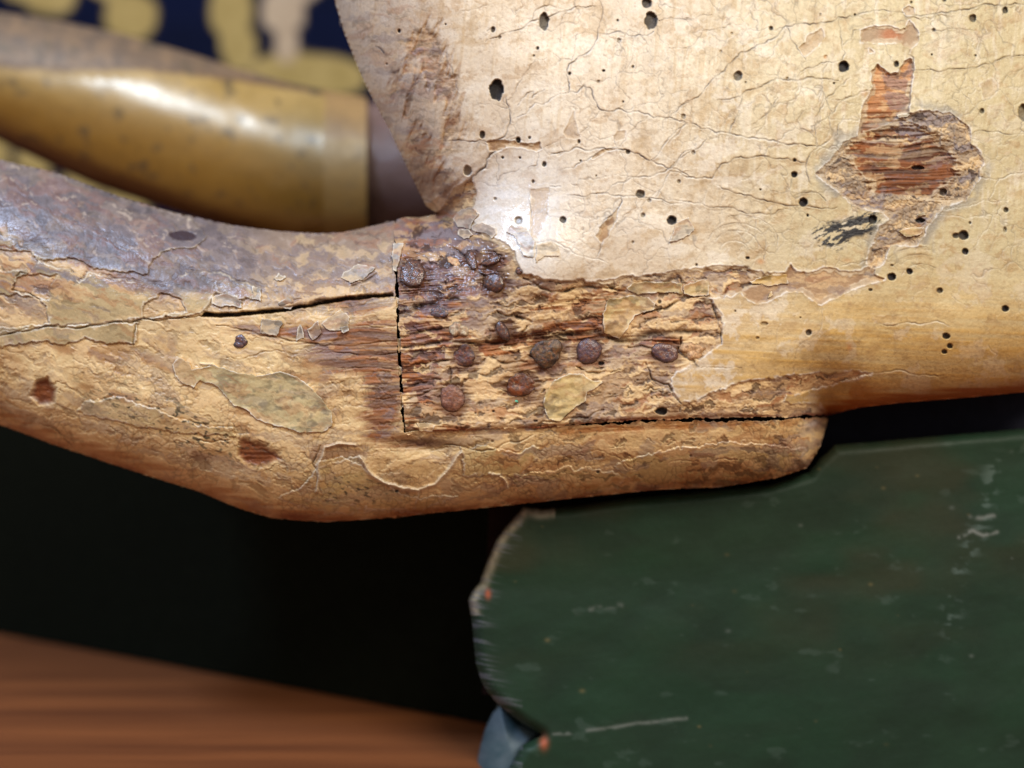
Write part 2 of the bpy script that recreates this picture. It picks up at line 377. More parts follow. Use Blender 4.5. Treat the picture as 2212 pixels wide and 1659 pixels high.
# cracks ---------------------------------------------------------------
crk = np.zeros(X.shape, np.float32); crl = np.zeros(X.shape, np.float32)
def crack(pts, wdt=1.0, st=1.0, rough=0.22, target=None):
    P0 = [np.array(p, float) for p in pts]
    for it in range(3):
        Q = [P0[0]]
        for a, b in zip(P0[:-1], P0[1:]):
            L = np.linalg.norm(b - a); mid = (a + b) / 2
            if L > 7:
                n = np.array([-(b - a)[1], (b - a)[0]]) / L
                Q.append(mid + n * random.uniform(-1, 1) * L * rough * .6)
            Q.append(b)
        P0 = Q
    ntot = len(P0)
    for i, (a, b) in enumerate(zip(P0[:-1], P0[1:])):
        bx = R.box([a, b], 12)
        if bx[0].start >= bx[0].stop or bx[1].start >= bx[1].stop: continue
        d = segdist(X[bx], Y[bx], [tuple(a), tuple(b)])
        f = st * (0.72 + 0.28 * math.sin(i * .7 + wdt * 9))
        e = min(1.0, 3.0 * min(i + 1, ntot - i) / ntot)
        crk[bx] = np.maximum(crk[bx], f * np.exp(-(d / (wdt * (.5 + .5 * e))) ** 2))
        crl[bx] = np.maximum(crl[bx], f * np.exp(-(d / 6.5) ** 2))
BC2 = [([(930, 260), (1010, 230), (1080, 200), (1180, 165), (1220, 130), (1310, 110), (1440, 65), (1530, 45), (1620, 38)], 1.3, .9),
 ([(1220, 130), (1230, 80), (1290, 40), (1330, 28), (1335, 0)], 1.1, .8), ([(1330, 28), (1390, 50), (1440, 65), (1400, 180), (1390, 280)], .9, .5),
 ([(1640, 0), (1648, 130), (1628, 200), (1590, 300), (1510, 350), (1450, 400), (1435, 470), (1450, 570), (1500, 575), (1540, 535), (1580, 545), (1600, 600), (1640, 680), (1700, 695), (1760, 675), (1900, 700), (2060, 735), (2190, 775)], 1.5, 1),
 ([(1630, 205), (1700, 212), (1770, 195), (1840, 225), (1930, 220), (1975, 195)], 1.4, .9), ([(2010, 130), (2160, 120), (2212, 125)], 1.1, .8),
 ([(1130, 655), (1190, 580), (1230, 570), (1220, 610), (1300, 555)], 1.2, .8), ([(1060, 625), (1120, 570), (1180, 450), (1240, 370), (1310, 360)], 1.0, .6),
 ([(1060, 600), (1078, 680), (1075, 780), (1050, 850), (1000, 870), (945, 880)], 1.6, .95), ([(1450, 575), (1340, 610), (1290, 650), (1240, 640), (1180, 710), (1100, 740)], 1.1, .7),
 ([(1290, 920), (1400, 850), (1420, 960), (1330, 965), (1290, 920)], .9, .5), ([(1330, 965), (1440, 945), (1500, 915), (1640, 922), (1760, 930), (1860, 955), (1960, 998), (2085, 1045), (2212, 1105)], 1.6, 1),
 ([(1420, 1050), (1480, 1045), (1560, 1000), (1640, 945), (1760, 920)], 1.3, .9), ([(1960, 995), (2040, 900), (2130, 800), (2190, 765)], 1.1, .8),
 ([(1760, 920), (1830, 820), (1950, 720)], .9, .6), ([(1520, 830), (1590, 740), (1640, 690)], .9, .6), ([(2065, 735), (2150, 660), (2212, 635)], 1.1, .7),
 ([(1430, 1215), (1540, 1225), (1600, 1205), (1670, 1200), (1760, 1215), (1880, 1215), (1960, 1230), (2212, 1255)], 1.4, .9),
 ([(1670, 1200), (1720, 1150), (1860, 1100), (1940, 1100), (2080, 1045), (2150, 960), (2212, 930)], 1.3, .9),
 ([(1990, 1225), (2050, 1110), (2090, 1060)], 1.0, .7), ([(1780, 1215), (1760, 1290), (1700, 1350), (1640, 1420)], 1.5, 1), ([(1870, 1230), (1870, 1290), (1790, 1340), (1740, 1400)], .9, .6),
 ([(1640, 1560), (1660, 1500), (1620, 1600)], 1.2, .8), ([(1230, 1500), (1400, 1520), (1620, 1610), (1700, 1640)], 1.1, .7), ([(1330, 1160), (1400, 1160)], 1.0, .8),
 ([(1210, 1180), (1212, 1300), (1208, 1480), (1230, 1640)], 1.2, .8), ([(800, 1170), (870, 1090), (930, 1040), (960, 960), (1030, 930)], 2.6, 1), ([(640, 1330), (720, 1260), (800, 1180)], 3.0, 1),
 ([(700, 880), (760, 870), (850, 880), (940, 885)], 1.6, .8), ([(1260, 950), (1250, 1030), (1200, 1040)], 1.2, .7), ([(1720, 580), (1790, 460), (1860, 300)], .8, .5), ([(780, 70), (860, 55), (980, 20)], .9, .4),
 ([(940, 195), (960, 180)], 1, .6), ([(250, 290), (300, 330)], 2.5, .8), ([(690, 330), (700, 400), (740, 480), (760, 560)], 2.0, .5), ([(540, 1230), (620, 1280), (650, 1330)], 1.6, .6)]
BC3 = [([(0, 300), (90, 300), (170, 260), (210, 190), (300, 180), (390, 145), (460, 150)], 1.0, .6), ([(90, 120), (160, 120), (270, 90)], 1.0, .6),
 ([(0, 720), (60, 680), (110, 630), (200, 590), (260, 510), (350, 440), (410, 370), (450, 325), (540, 290), (650, 240), (700, 190), (730, 160), (880, 155), (980, 140), (1060, 105), (1160, 95), (1280, 65), (1400, 70), (1470, 80)], 1.5, .95),
 ([(730, 100), (728, 160), (760, 240), (800, 300), (855, 370)], 1.3, .8), ([(670, 0), (665, 60), (720, 100)], .9, .6), ([(790, 0), (795, 100), (790, 150)], .9, .6), ([(920, 0), (910, 80), (905, 150)], .9, .6),
 ([(1100, 0), (1040, 40), (1035, 110)], 1.0, .6), ([(1065, 110), (1070, 230), (1100, 330), (1085, 370), (950, 390), (850, 430), (800, 480)], 1.1, .8), ([(1085, 280), (1140, 240), (1150, 190), (1195, 180)], 1.2, .8),
 ([(300, 625), (380, 620), (450, 600), (500, 560), (580, 540), (640, 500), (760, 495), (880, 480), (960, 490), (1060, 500)], 1.4, .9), ([(1000, 370), (960, 490), (900, 680)], .9, .6),
 ([(400, 710), (450, 640), (460, 600)], 1.1, .7), ([(530, 770), (600, 720), (640, 680), (680, 610)], 1.2, .7),
 ([(0, 745), (110, 765), (200, 800), (300, 825), (375, 828), (470, 850), (560, 865), (680, 880), (780, 895), (860, 910), (930, 915), (1000, 870), (1050, 840), (1090, 720)], 1.5, .95),
 ([(375, 825), (410, 750), (440, 690)], 1.4, .9), ([(0, 900), (50, 840), (110, 765)], 1.1, .7), ([(10, 1050), (60, 990), (150, 940), (210, 900), (240, 850), (265, 815)], 1.1, .8),
 ([(930, 915), (880, 960), (860, 1010), (862, 1090), (890, 1150)], 1.3, .9), ([(930, 915), (915, 820), (935, 700), (970, 620), (1060, 540), (1130, 480)], 1.1, .8), ([(860, 1010), (780, 1000), (740, 985), (620, 975), (500, 985), (400, 990), (330, 1020), (300, 1060), (270, 1110), (170, 1110), (80, 1080), (0, 1055)], 1.5, .9),
 ([(940, 760), (1000, 720), (1060, 640), (1150, 600), (1240, 560)], 1.2, .8), ([(840, 690), (800, 750), (820, 800), (880, 820), (930, 790)], 1.0, .7), ([(990, 700), (1000, 740), (1180, 750)], .9, .6),
 ([(300, 1150), (380, 1185), (500, 1215), (620, 1255), (740, 1280), (900, 1290), (1050, 1290)], 1.5, .9), ([(0, 1245), (160, 1265), (350, 1290), (450, 1315), (530, 1330), (640, 1335), (740, 1300)], 1.3, .8),
 ([(780, 1220), (840, 1200), (930, 1200), (980, 1250)], 1.4, .8), ([(530, 1340), (540, 1460), (600, 1560), (600, 1640)], .9, .6), ([(430, 1130), (520, 1080), (590, 990)], .8, .5),
 ([(1520, 440), (1600, 435), (1760, 430), (1900, 420), (2000, 400), (2060, 370), (2110, 350), (2212, 345)], 1.2, .9), ([(1515, 90), (1620, 90), (1780, 70), (1900, 50), (1960, 25), (2100, 30), (2212, 25)], 1.6, 1),
 ([(1555, 205), (1640, 185), (1800, 180), (1900, 190), (1960, 260), (1990, 340), (2005, 400), (1970, 460)], .9, .6), ([(1505, 310), (1490, 340), (1525, 360), (1515, 440)], 1.3, .9), ([(1770, 480), (1830, 580), (1890, 650), (1950, 740)], .9, .6),
 ([(1890, 835), (1970, 815), (2060, 820), (2212, 830)], 1.2, .8), ([(1940, 1100), (2010, 1110), (2060, 1110), (2130, 1080), (2212, 1070)], 1.0, .8), ([(1990, 1240), (2030, 1150), (2060, 1110)], .9, .6),
 ([(1700, 1300), (1840, 1280), (1960, 1240), (2060, 1250), (2110, 1250)], .8, .6), ([(2212, 430), (2120, 450), (2060, 520)], .9, .5), ([(1640, 1330), (1760, 1340), (1850, 1360), (1990, 1350), (2110, 1400)], .8, .5),
 ([(2110, 0), (2100, 40), (2080, 90)], 1.4, .8), ([(1760, 120), (1770, 180)], .8, .4), ([(1300, 1500), (1240, 1620), (1120, 1640), (1070, 1655)], 1.2, .7)]
for p, a, b in BC2: crack(c2(p), a * .82, b)
for p, a, b in BC3: crack(c3(p), a * .82, b * .95)
# ringed age cracks
for (cx, cy, r0, a0, a1) in [(1585, 540, 28, 180, 400), (1590, 530, 44, 200, 380), (1592, 525, 58, 190, 420), (1600, 520, 74, 250, 400), (1990, 600, 40, 190, 330), (1985, 590, 55, 200, 320), (1985, 585, 70, 210, 300)]:
    crack([(cx + r0 * 1.1 * math.cos(math.radians(t)), cy + r0 * .75 * math.sin(math.radians(t))) for t in range(a0, a1, 25)], .8, .55, .05)
for p, a, b in [([(1380, 490), (1500, 490), (1560, 480), (1700, 475), (1790, 500)], 1.2, .7), ([(2010, 610), (2060, 660), (2040, 690)], 1.0, .5), ([(1070, 385), (1070, 470), (1030, 560), (880, 730)], .7, .4),
                ([(800, 330), (850, 420), (780, 700), (760, 760)], .7, .25), ([(1800, 320), (1890, 390)], .8, .4), ([(700, 880), (900, 800), (1000, 860)], .8, .3),
                ([(390, 740), (480, 735), (620, 740)], 1.0, .6), ([(500, 850), (420, 900), (350, 950), (270, 985), (180, 1000)], 1.6, .7), ([(1220, 790), (1400, 765), (1620, 780), (1760, 780)], 1.4, .7)]:
    crack(c7(p), a, b)
# short random hair cracks joining the net
for k in range(90):
    x = random.uniform(1000, 2212); y = random.uniform(0, 560)
    a = random.gauss(-.5, .6); L = random.uniform(20, 90); p = [(x, y)]
    for q in range(4):
        a += random.gauss(0, .35); x += math.cos(a) * L / 4; y += math.sin(a) * L / 4; p.append((x, y))
    crack(p, .7, random.uniform(.1, .32))
ckm = np.exp(-(ck_mid / .9) ** 2) * sst(.47, .62, fbm(X, Y, 120, 120, 231, 2)) * sst(980, 1080, X) * (1 - sst(560, 660, Y)) * .3

ck_small = worley(X + wx * 14 + fx_ * 3, Y + wy * 14 + fy_ * 3, 38, 8)
ckm = np.maximum(ckm * 1.4, np.exp(-(ck_small / .8) ** 2) * sst(.5, .62, fbm(X, Y, 90, 90, 233, 2)) * sst(1000, 1120, X) * (1 - .5 * sst(560, 700, Y)) * .28)
# worm holes: (x, y, rx, ry, fill tone)
H = []
H += [(x, y, rx * .3472, ry * .3472, t) for (x, y), rx, ry, t in zip(c2([(1000, 560), (1295, 135), (1962, 128), (1935, 20), (978, 183), (395, 192), (912, 838), (1136, 870), (1206, 857), (820, 1062), (1297, 1023), (1146, 982), (1256, 300), (1232, 347), (1020, 232), (1753, 127), (1763, 252), (1666, 440), (1849, 415), (1454, 458), (1788, 633), (1634, 508), (2162, 724), (1414, 1367), (1136, 1372), (1895, 1208), (1950, 1247), (2135, 1130), (1911, 1340), (2090, 1370), (1818, 945), (1228, 1130), (992, 1238), (1038, 980), (318, 398), (683, 152), (1848, 1507), (1513, 880), (1523, 1000), (1620, 1094)]),
     [48, 33, 44, 33, 14, 10, 18, 17, 10, 28, 15, 8, 9, 7, 10, 8, 14, 11, 8, 9, 6, 9, 14, 22, 24, 30, 12, 12, 15, 32, 15, 11, 11, 9, 8, 6, 10, 9, 7, 6],
     [72, 60, 60, 33, 20, 14, 26, 20, 10, 36, 17, 8, 11, 7, 10, 8, 16, 9, 9, 10, 6, 10, 16, 22, 26, 28, 13, 14, 16, 30, 15, 12, 11, 9, 9, 6, 10, 14, 6, 6],
     [1, .8, .9, .9, .9, 1, .9, 1, .8, .6, .9, .9, 1, .7, .6, .9, .4, 1, .8, 1, .9, .4, .4, .9, .55, .75, .5, .5, .6, 1, .8, .8, .5, .9, .6, .9, .5, .9, .9, .6])]
H += [(x, y, rx * .3472, ry * .3472, t) for (x, y), rx, ry, t in zip(c3([(1090, 415), (433, 472), (638, 176), (1894, 115), (1418, 400), (1650, 187), (1950, 691), (782, 1087), (784, 997), (838, 1259), (866, 1340), (95, 726), (155, 950), (65, 1130), (24, 1372), (2100, 1307), (1876, 1387), (2093, 1430), (1836, 1465), (1788, 1465), (1846, 1564), (1272, 1367), (1565, 1372), (980, 354), (1030, 518), (480, 512), (740, 488), (1638, 340), (1910, 346), (2095, 65), (1716, 2), (325, 320), (394, 208), (572, 1180), (1708, 1195), (1550, 1045), (2205, 700), (2108, 575), (945, 90), (1160, 92), (495, 1605), (175, 1648), (1510, 15)]),
     [35, 29, 13, 23, 17, 12, 15, 21, 12, 29, 8, 13, 13, 11, 30, 17, 9, 12, 34, 22, 20, 26, 32, 12, 7, 7, 9, 7, 6, 18, 12, 9, 9, 7, 26, 45, 30, 0, 6, 8, 9, 9, 9],
     [38, 31, 14, 28, 20, 12, 18, 21, 12, 29, 10, 15, 14, 14, 30, 17, 10, 18, 30, 18, 20, 30, 17, 12, 7, 7, 9, 7, 6, 22, 10, 9, 9, 7, 26, 14, 60, 0, 10, 8, 9, 9, 9],
     [1, .75, .85, .75, .9, .7, .75, 1, .9, 1, 1, .5, .5, .5, .95, .8, .7, .5, .95, .9, 1, .95, 1, .0, .9, .6, .4, .9, .8, .8, .8, .2, .3, .8, .8, .9, .6, 0, .4, .8, .9, .7, .7])]
H += [(x, y, rx * .3827, ry * .3827, t) for (x, y), rx, ry, t in zip(c7([(1465, 226), (1565, 194), (1881, 82), (1736, 302), (1345, 298), (2106, 404), (996, 540), (1773, 560), (1793, 615), (1762, 648), (708, 570), (745, 490), (1466, 160), (652, 118), (582, 418), (155, 366), (364, 158), (165, 982), (950, 455)]),
     [26, 20, 18, 20, 12, 23, 19, 25, 18, 18, 11, 22, 9, 12, 6, 11, 8, 38, 5], [24, 18, 18, 17, 9, 19, 18, 19, 16, 15, 8, 12, 7, 8, 5, 11, 8, 24, 5], [1, 1, 1, .85, .8, 1, .85, .95, .95, .95, .6, .4, .6, .95, .9, .9, .5, 1, .7])]
H += [(x, y, rx * .3472, ry * .3472, t) for (x, y), rx, ry, t in zip(c6([(1282, 540), (1335, 337), (875, 898), (612, 838), (1840, 1115), (1262, 1215), (500, 850), (605, 1025), (10, 1335)]),
     [22, 16, 14, 10, 9, 12, 7, 10, 14], [14, 18, 8, 8, 8, 9, 6, 9, 10], [1, .8, .9, .9, .6, .95, .8, .6, .95])]
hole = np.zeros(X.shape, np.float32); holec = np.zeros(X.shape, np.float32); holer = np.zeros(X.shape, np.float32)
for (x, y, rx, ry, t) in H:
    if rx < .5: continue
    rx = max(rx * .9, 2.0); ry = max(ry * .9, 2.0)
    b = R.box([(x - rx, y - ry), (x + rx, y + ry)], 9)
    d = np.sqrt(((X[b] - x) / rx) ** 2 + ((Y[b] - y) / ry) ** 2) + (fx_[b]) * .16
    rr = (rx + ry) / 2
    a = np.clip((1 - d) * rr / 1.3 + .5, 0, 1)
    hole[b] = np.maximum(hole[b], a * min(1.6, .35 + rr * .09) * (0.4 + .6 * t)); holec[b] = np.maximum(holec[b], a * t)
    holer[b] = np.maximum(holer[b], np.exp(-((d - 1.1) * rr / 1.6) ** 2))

# black smear
smp = c3([(940, 1430), (1000, 1410), (1080, 1390), (1190, 1350), (1270, 1330), (1300, 1370), (1240, 1400), (1280, 1420), (1200, 1460), (1100, 1490), (1040, 1550), (1000, 1530), (960, 1520), (920, 1450)])
s_sm = poly(smp, 6, 3)
smear = np.clip(s_sm / 8 + .9, 0, 1) * sst(.41, .45, fbm(X + .4 * Y, Y + .42 * X, 34, 12, 241, 4)) 
smear = np.maximum(smear, (np.clip(s_sm / 8 + 1.6, 0, 1)) * sst(.60, .64, fbm(X, Y + .4 * X, 10, 4, 245, 3)) * (s_sm > -25))

crk_k, crl_k = crk.copy(), crl.copy(); crk[:] = 0; crl[:] = 0
for p, a, b in [(c5([(405, 1085), (520, 1070), (640, 1010), (760, 975), (950, 945)]), 6.5, 1), (c5([(405, 1300), (520, 1280), (640, 1250), (800, 1230)]), 3, .8), (c5([(1320, 1060), (1500, 1110), (1640, 1160)]), 3, .8),
                (c5([(1560, 1320), (1650, 1300), (1850, 1290), (2000, 1330)]), 6, .9), (c6([(780, 385), (900, 370), (1060, 360), (1240, 340), (1330, 380), (1500, 400), (1700, 350), (1900, 345)]), 8, .9),
                (c6([(800, 10), (900, 70), (1050, 95), (1150, 70), (1300, 70), (1430, 90)]), 3, .8), (c6([(1540, 235), (1600, 210), (1800, 130), (1950, 120), (2000, 250), (2030, 420)]), 2.4, .8),
                (c6([(50, 440), (200, 420), (400, 410), (600, 420), (700, 400)]), 3, .8), (c6([(60, 570), (200, 540), (330, 520)]), 2.6, .8), (c6([(60, 700), (180, 660), (280, 640)]), 2.6, .7), (c6([(60, 770), (150, 740), (260, 700)]), 2.2, .7),
                (c6([(340, 560), (345, 660)]), 1.8, .7), (c6([(1560, 540), (1600, 640), (1700, 670), (1780, 790)]), 1.8, .8), (c6([(1130, 560), (1200, 600), (1260, 600), (1300, 590)]), 2.2, .8), (c6([(840, 930), (1000, 900), (1200, 880), (1300, 830)]), 1.8, .6),
                (c6([(1450, 440), (1530, 430), (1600, 450), (1660, 440)]), 2.4, .8), (c6([(1780, 380), (1760, 460), (1850, 520), (1890, 560)]), 3, .8), (c6([(600, 500), (680, 540), (820, 530)]), 2.4, .7), (c5([(500, 500), (620, 540), (700, 620)]), 2, .6),
                (c5([(880, 470), (960, 500), (1040, 560)]), 2.6, .9), (c5([(1120, 690), (1200, 730), (1180, 860)]), 2.6, .8), (c5([(1390, 1380), (1500, 1370), (1600, 1200)]), 2.2, .7), (c5([(780, 790), (860, 800), (1000, 770)]), 2, .6)]:
    crack(p, a, b, .16)
grv, crk, crl = crk, crk_k, crl_k
# --- compose the body
body_c = paint.copy()
crack_tint = lin((66, 60, 68))
body_c = mixc(body_c, lin((150, 118, 80)), np.clip(crl * .09, 0, 1))
ex0 = ex.copy()
# inside the nailed block: which ground shows where
wmap = (.75 * soft(930, 640, 110, 140) + .9 * soft(890, 800, 60, 130) + .8 * soft(1120, 745, 170, 26, -.1) + .9 * soft(1260, 700, 160, 16, -.25) + .9 * soft(900, 925, 90, 12) + .7 * soft(1150, 925, 320, 9, -.04)
        + .8 * soft(1380, 735, 140, 12, .03) + .7 * soft(1230, 655, 120, 18, -.2) - .9 * soft(1060, 870, 70, 50) - .5 * soft(1010, 810, 60, 25))
woodm = sst(.50, .66, wmap * .62 + grain * .5 + .1 * (n_fin - .5)) * m(s_nail, 6)
wd = np.maximum(wd, woodm)
wd = wd * (1 - m(s_knot, 4) * (1 - m(s_woodv, 4))) 
gcol = gesso.copy()
gcol = mixc(gcol, lin((222, 184, 132)), np.clip(soft(1050, 860, 90, 60) * 1.2, 0, 1) * .8)
gcol = mixc(gcol, lin((226, 190, 140)), sst(.52, .7, fbm(X, Y, 34, 14, 251, 4)) * m(s_nail, 6) * .75)
gcol = mixc(gcol, lin((166, 132, 98)), m(s_ledge, 8) * .55)
gcol = mixc(gcol, lin((150, 122, 96)), soft(1400, 840, 90, 50) * .6)
gcol = mixc(gcol, lin((176, 152, 122)), m(s_chipA, 4) * .8)
gcol = mixc(gcol, lin((184, 116, 74)), m(s_chipA, 4) * np.clip(soft(1926, 75, 22, 14) * 1.5, 0, 1) * .9)
body_c = mixc(body_c, lin((240, 238, 234)), np.clip(soft(1120, 470, 110, 120, .5) * 1.3, 0, 1) * (.5 + .4 * sst(.45, .6, q_b)))  # whitish window sheen above the joint, painted into the body colour
body_c = mixc(body_c, gcol, ex)
wc = wood.copy()
wc = mixc(wc, lin((224, 168, 116)), m(s_woodv, 4) * (1 - sst(190, 275, Y)) * (.75 - .4 * sst(.5, .7, grain)))
kn = np.clip(m(s_kw, 22) * .9 + (streakh - .5) * 1.3 * np.exp(-(s_kw / 26) ** 2) + .2 * (n_fin - .5), 0, 1); kn = sst(.3, .6, kn) * m(s_knot, 4)
wc = mixc(wc, tone((74, 38, 20), (158, 92, 44), grain * 2.2 - .6), kn * .92)
wc = mixc(wc, lin((120, 70, 36)), kn * sst(.45, .6, grain2) * .5)
wc = mixc(wc, lin((150, 128, 104)), kn * sst(.56, .66, fbm(Xg, Yg, 40, 9, 263, 4) + .14 * soft(2010, 310, 80, 40) + .05 * soft(1900, 300, 90, 30) - .1 * soft(1950, 385, 80, 30)) * .75)
wc = mixc(wc, lin((92, 68, 56)), kn * sst(.55, .66, fbm(Xg, Yg, 60, 9, 261, 4)) * .8)
wd = np.maximum(wd, kn)
wc = mottle(wc, m(s_woodv, 4) * .7 + kn * .5, .7, .6, .3, .7)
body_c = mixc(body_c, wc, wd)
# grey granular ring round the knot hole, cells of broken ground
kr = np.clip(m(s_knot, 4) - kn, 0, 1)
body_c = mixc(body_c, tone((136, 120, 104), (196, 170, 134), n_fin * 1.4 - .2), kr * .8)
ck_ring = worley(X + wx * 9 + fx_ * 4, Y + wy * 9 + fy_ * 4, 11, 15)
body_c = mixc(body_c, tone((118, 104, 92), (214, 184, 142), q_d * 1.6 - .3), kr * .7)
body_c = mottle(body_c, kr, .7, .6, .15, .9)
body_c = mixc(body_c, lin((70, 58, 54)), kr * np.exp(-(ck_ring / .8) ** 2) * .55 * sst(.4, .6, n_mid + .2 * (n_fin - .5)))
body_c = mixc(body_c, lin((62, 60, 66)), np.exp(-((s_knot + 2) / 7) ** 2) * sst(.52, .66, n_fin * .5 + n_mid * .5) * .75 * (s_knot > -30))
body_c = mixc(body_c, lin((158, 152, 138)), np.exp(-((s_knot + 8) / 11) ** 2) * sst(.42, .56, n_mid) * .7 * (s_knot > -29))
# pits on the left flank
body_c = mixc(body_c, tone((136, 96, 62), (196, 158, 112), n_fin * 1.5 - .3), pitm * .3)
body_c = mixc(body_c, lin((82, 56, 44)), pitd * sst(.46, .62, n_fin) * .55)
flank = (1 - sst(860, 1000, X - .25 * (Y - 100) * .6)) * (1 - sst(430, 500, Y))
body_c = mixc(body_c, lin((176, 146, 120)), flank * .35)
body_c = mottle(body_c, np.clip(flank * .5 + pitm * .35 + soft(935, 400, 70, 80), 0, 1), .6, .35, .5, .6)
body_c = mixc(body_c, tone((104, 76, 58), (160, 124, 92), n_fin * 1.4 - .2), np.clip(soft(930, 410, 62, 80) * 1.2, 0, 1) * sst(.35, .6, n_mid + .3 * (n_fin - .5)) * .85)
# grime over the upper left of the nailed block
grime = np.clip(1.15 * soft(930, 540, 120, 95, .25) + .95 * soft(1040, 590, 85, 50, .2) + .65 * soft(905, 660, 75, 75) , 0, 1) * m(s_nail, 5)
body_c = mixc(body_c, tone((66, 56, 70), (130, 108, 112), n_fin * 1.2 + (grain - .5)), np.clip(grime * 1.25 - .9 * sst(.6, .72, fbm(X, Y, 30, 14, 271, 3)), 0, 1) * .92)
body_c = mixc(body_c, lin((216, 178, 132)), sst(.66, .70, fbm(X, Y, 44, 18, 273, 3)) * grime * .5)
body_c = mixc(body_c, lin((58, 40, 34)), m(s_nail, 5) * np.exp(-(ck_fine / .9) ** 2) * .12)
body_c = mottle(body_c, m(s_nail, 5) * (1 - .8 * grime), .4, .85, .5, .7)
body_c = mottle(body_c, m(s_nail, 5) * grime, .9, .1, .25, .8)
body_c = mottle(body_c, np.clip(m(s_ledge, 4), 0, 1), .4, .4, .3, .3)
body_c = mixc(body_c, lin((44, 30, 30)), np.clip(grv * 1.1, 0, 1) * .85)
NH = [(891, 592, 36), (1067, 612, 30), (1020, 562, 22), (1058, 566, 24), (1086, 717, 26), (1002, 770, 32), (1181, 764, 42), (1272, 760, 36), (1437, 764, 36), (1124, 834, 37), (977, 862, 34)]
halo = np.zeros(X.shape, np.float32)  # rust stains round the nail heads, with their shadows painted in
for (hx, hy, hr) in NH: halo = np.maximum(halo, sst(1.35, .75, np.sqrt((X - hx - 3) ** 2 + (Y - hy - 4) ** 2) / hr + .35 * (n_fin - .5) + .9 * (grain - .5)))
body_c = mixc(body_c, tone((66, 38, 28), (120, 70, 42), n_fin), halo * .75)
# rim, cracks, holes, smear
rimn = rim * sst(.35, .6, n_fin) * (1 - ex0 * .6)
body_c = mixc(body_c, lin((238, 232, 222)), np.clip(rimn * .75, 0, 1))
cr_on = np.clip(1 - ex * .7, 0, 1)
crk_b = np.clip(np.maximum(crk, ckm) * cr_on, 0, 1)
pale = np.clip(np.roll(crk_b, (2, 1), (0, 1)) - crk_b, 0, 1) * sst(.42, .6, n_mid)  # white gesso at crack edges, with the curl's highlight painted on one side
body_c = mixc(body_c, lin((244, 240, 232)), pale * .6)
r2_ = ring2 * (1 - .3 * kr) * (1 - .85 * sst(1350, 1450, X) * sst(600, 680, Y))
body_c = mixc(body_c, tone((176, 152, 120), (222, 204, 172), n_fin * 1.2 - .1), r2_ * .8)
body_c = mixc(body_c, crack_tint, np.clip(crk_b * 1.2, 0, 1) ** 1.1 * .92)
body_c = mixc(body_c, lin((26, 25, 30)), smear)
body_c = mixc(body_c, lin((196, 128, 62)), np.clip(soft(1643, 565, 8, 6) + soft(1783, 123, 4, 4) + soft(1868, 203, 8, 7) * .6 + soft(1830, 562, 10, 5) * .6 + soft(1985, 487, 6, 5) * .6 + soft(1835, 750, 6, 8), 0, 1) * .7)
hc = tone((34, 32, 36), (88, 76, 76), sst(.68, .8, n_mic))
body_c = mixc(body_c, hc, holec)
# orange brown band along the lower edge of the belly
edge = np.exp(-(dBe / 20) ** 2) * sst(1740, 1800, X) + np.exp(-((dBe - 10) / 14) ** 2) * sst(1740, 1850, X) * sst(.4, .7, streakh) * .7
body_c = mixc(body_c, lin((150, 74, 18)), np.clip(edge * 1.1, 0, .9))
body_c = mixc(body_c, lin((170, 104, 34)), np.clip(soft(1850, 850, 90, 22, -.1) * sst(.45, .6, n_mid), 0, 1) * .7)
# lower lip, right next to the seam
seamd = R.coarse(lambda x, y: segdist(x, y, SEAM))
body_c = mixc(body_c, lin((120, 50, 18)), np.exp(-(seamd / 9) ** 2) * sst(.42, .62, streakh + .25 * (n_fin - .5)) * .85)

hgt = np.zeros(X.shape, np.float32)
hgt += .45 * (1 - sst(0, 1, ex)) 
hgt -= wd * (.55 + 1.0 * (.5 - grain))
hgt += m(s_nail, 4) * ((grain - .5) * .9 * (.25 + .75 * woodm) + (n_fin - .5) * .45 + (n_mid - .5) * 1.0 - grv * 1.4 + .25 * (sst(.46, .6, q_b) - .5) - .35 * sst(.6, .67, q_d) - .7 * np.clip(s_nail / 50, 0, 1) - .2)
hgt += m(s_nail, 4) * (n_mic - .5) * .18
hgt -= np.exp(-(ck_ring / 1.0) ** 2) * kr * .25 + np.exp(-(ck_fine / 1.1) ** 2) * m(s_nail, 5) * .06
hgt -= kn * (1.2 * np.clip(s_kw / 22, 0, 1) + .5 * (.5 - grain)) + kr * (n_fin - .5) * 1.0
hgt += (fbm(X, Y, 90, 90, 281, 2) - .5) * .9
hgt += (streakv - .5) * .10 * (1 - sst(500, 700, Y)) + (streakh - .5) * .14 * sst(500, 700, Y) + (n_mic - .5) * .035
hgt -= np.maximum(crk, ckm * .7) * .38; hgt += (crl * .10 + (np.roll(crl, 3, 0) - np.roll(crl, -3, 0)) * .20 * np.sign(n_mid - .47) * .7) * (1 - ex)
hgt += rim * .12 + ring2 * .22
hgt -= pitm * (.1 + .6 * (.6 - n_fin)) + pitd * .3
hgt -= halo * .55; hgt -= hole * 1.1; hgt += holer * .05
hgt -= np.exp(-(seamd / 5) ** 2) * .8
lump = fbm(X, Y, 10, 10, 291, 2)
gloss_b = .55 + .25 * (n_mid - .5) - .35 * ex * (1 - grime) - .2 * wd * (1 - grime) - .4 * holec
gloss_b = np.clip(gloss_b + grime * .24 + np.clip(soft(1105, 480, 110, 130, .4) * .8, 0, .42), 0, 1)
gloss_b *= (1 - .5 * crk_b)

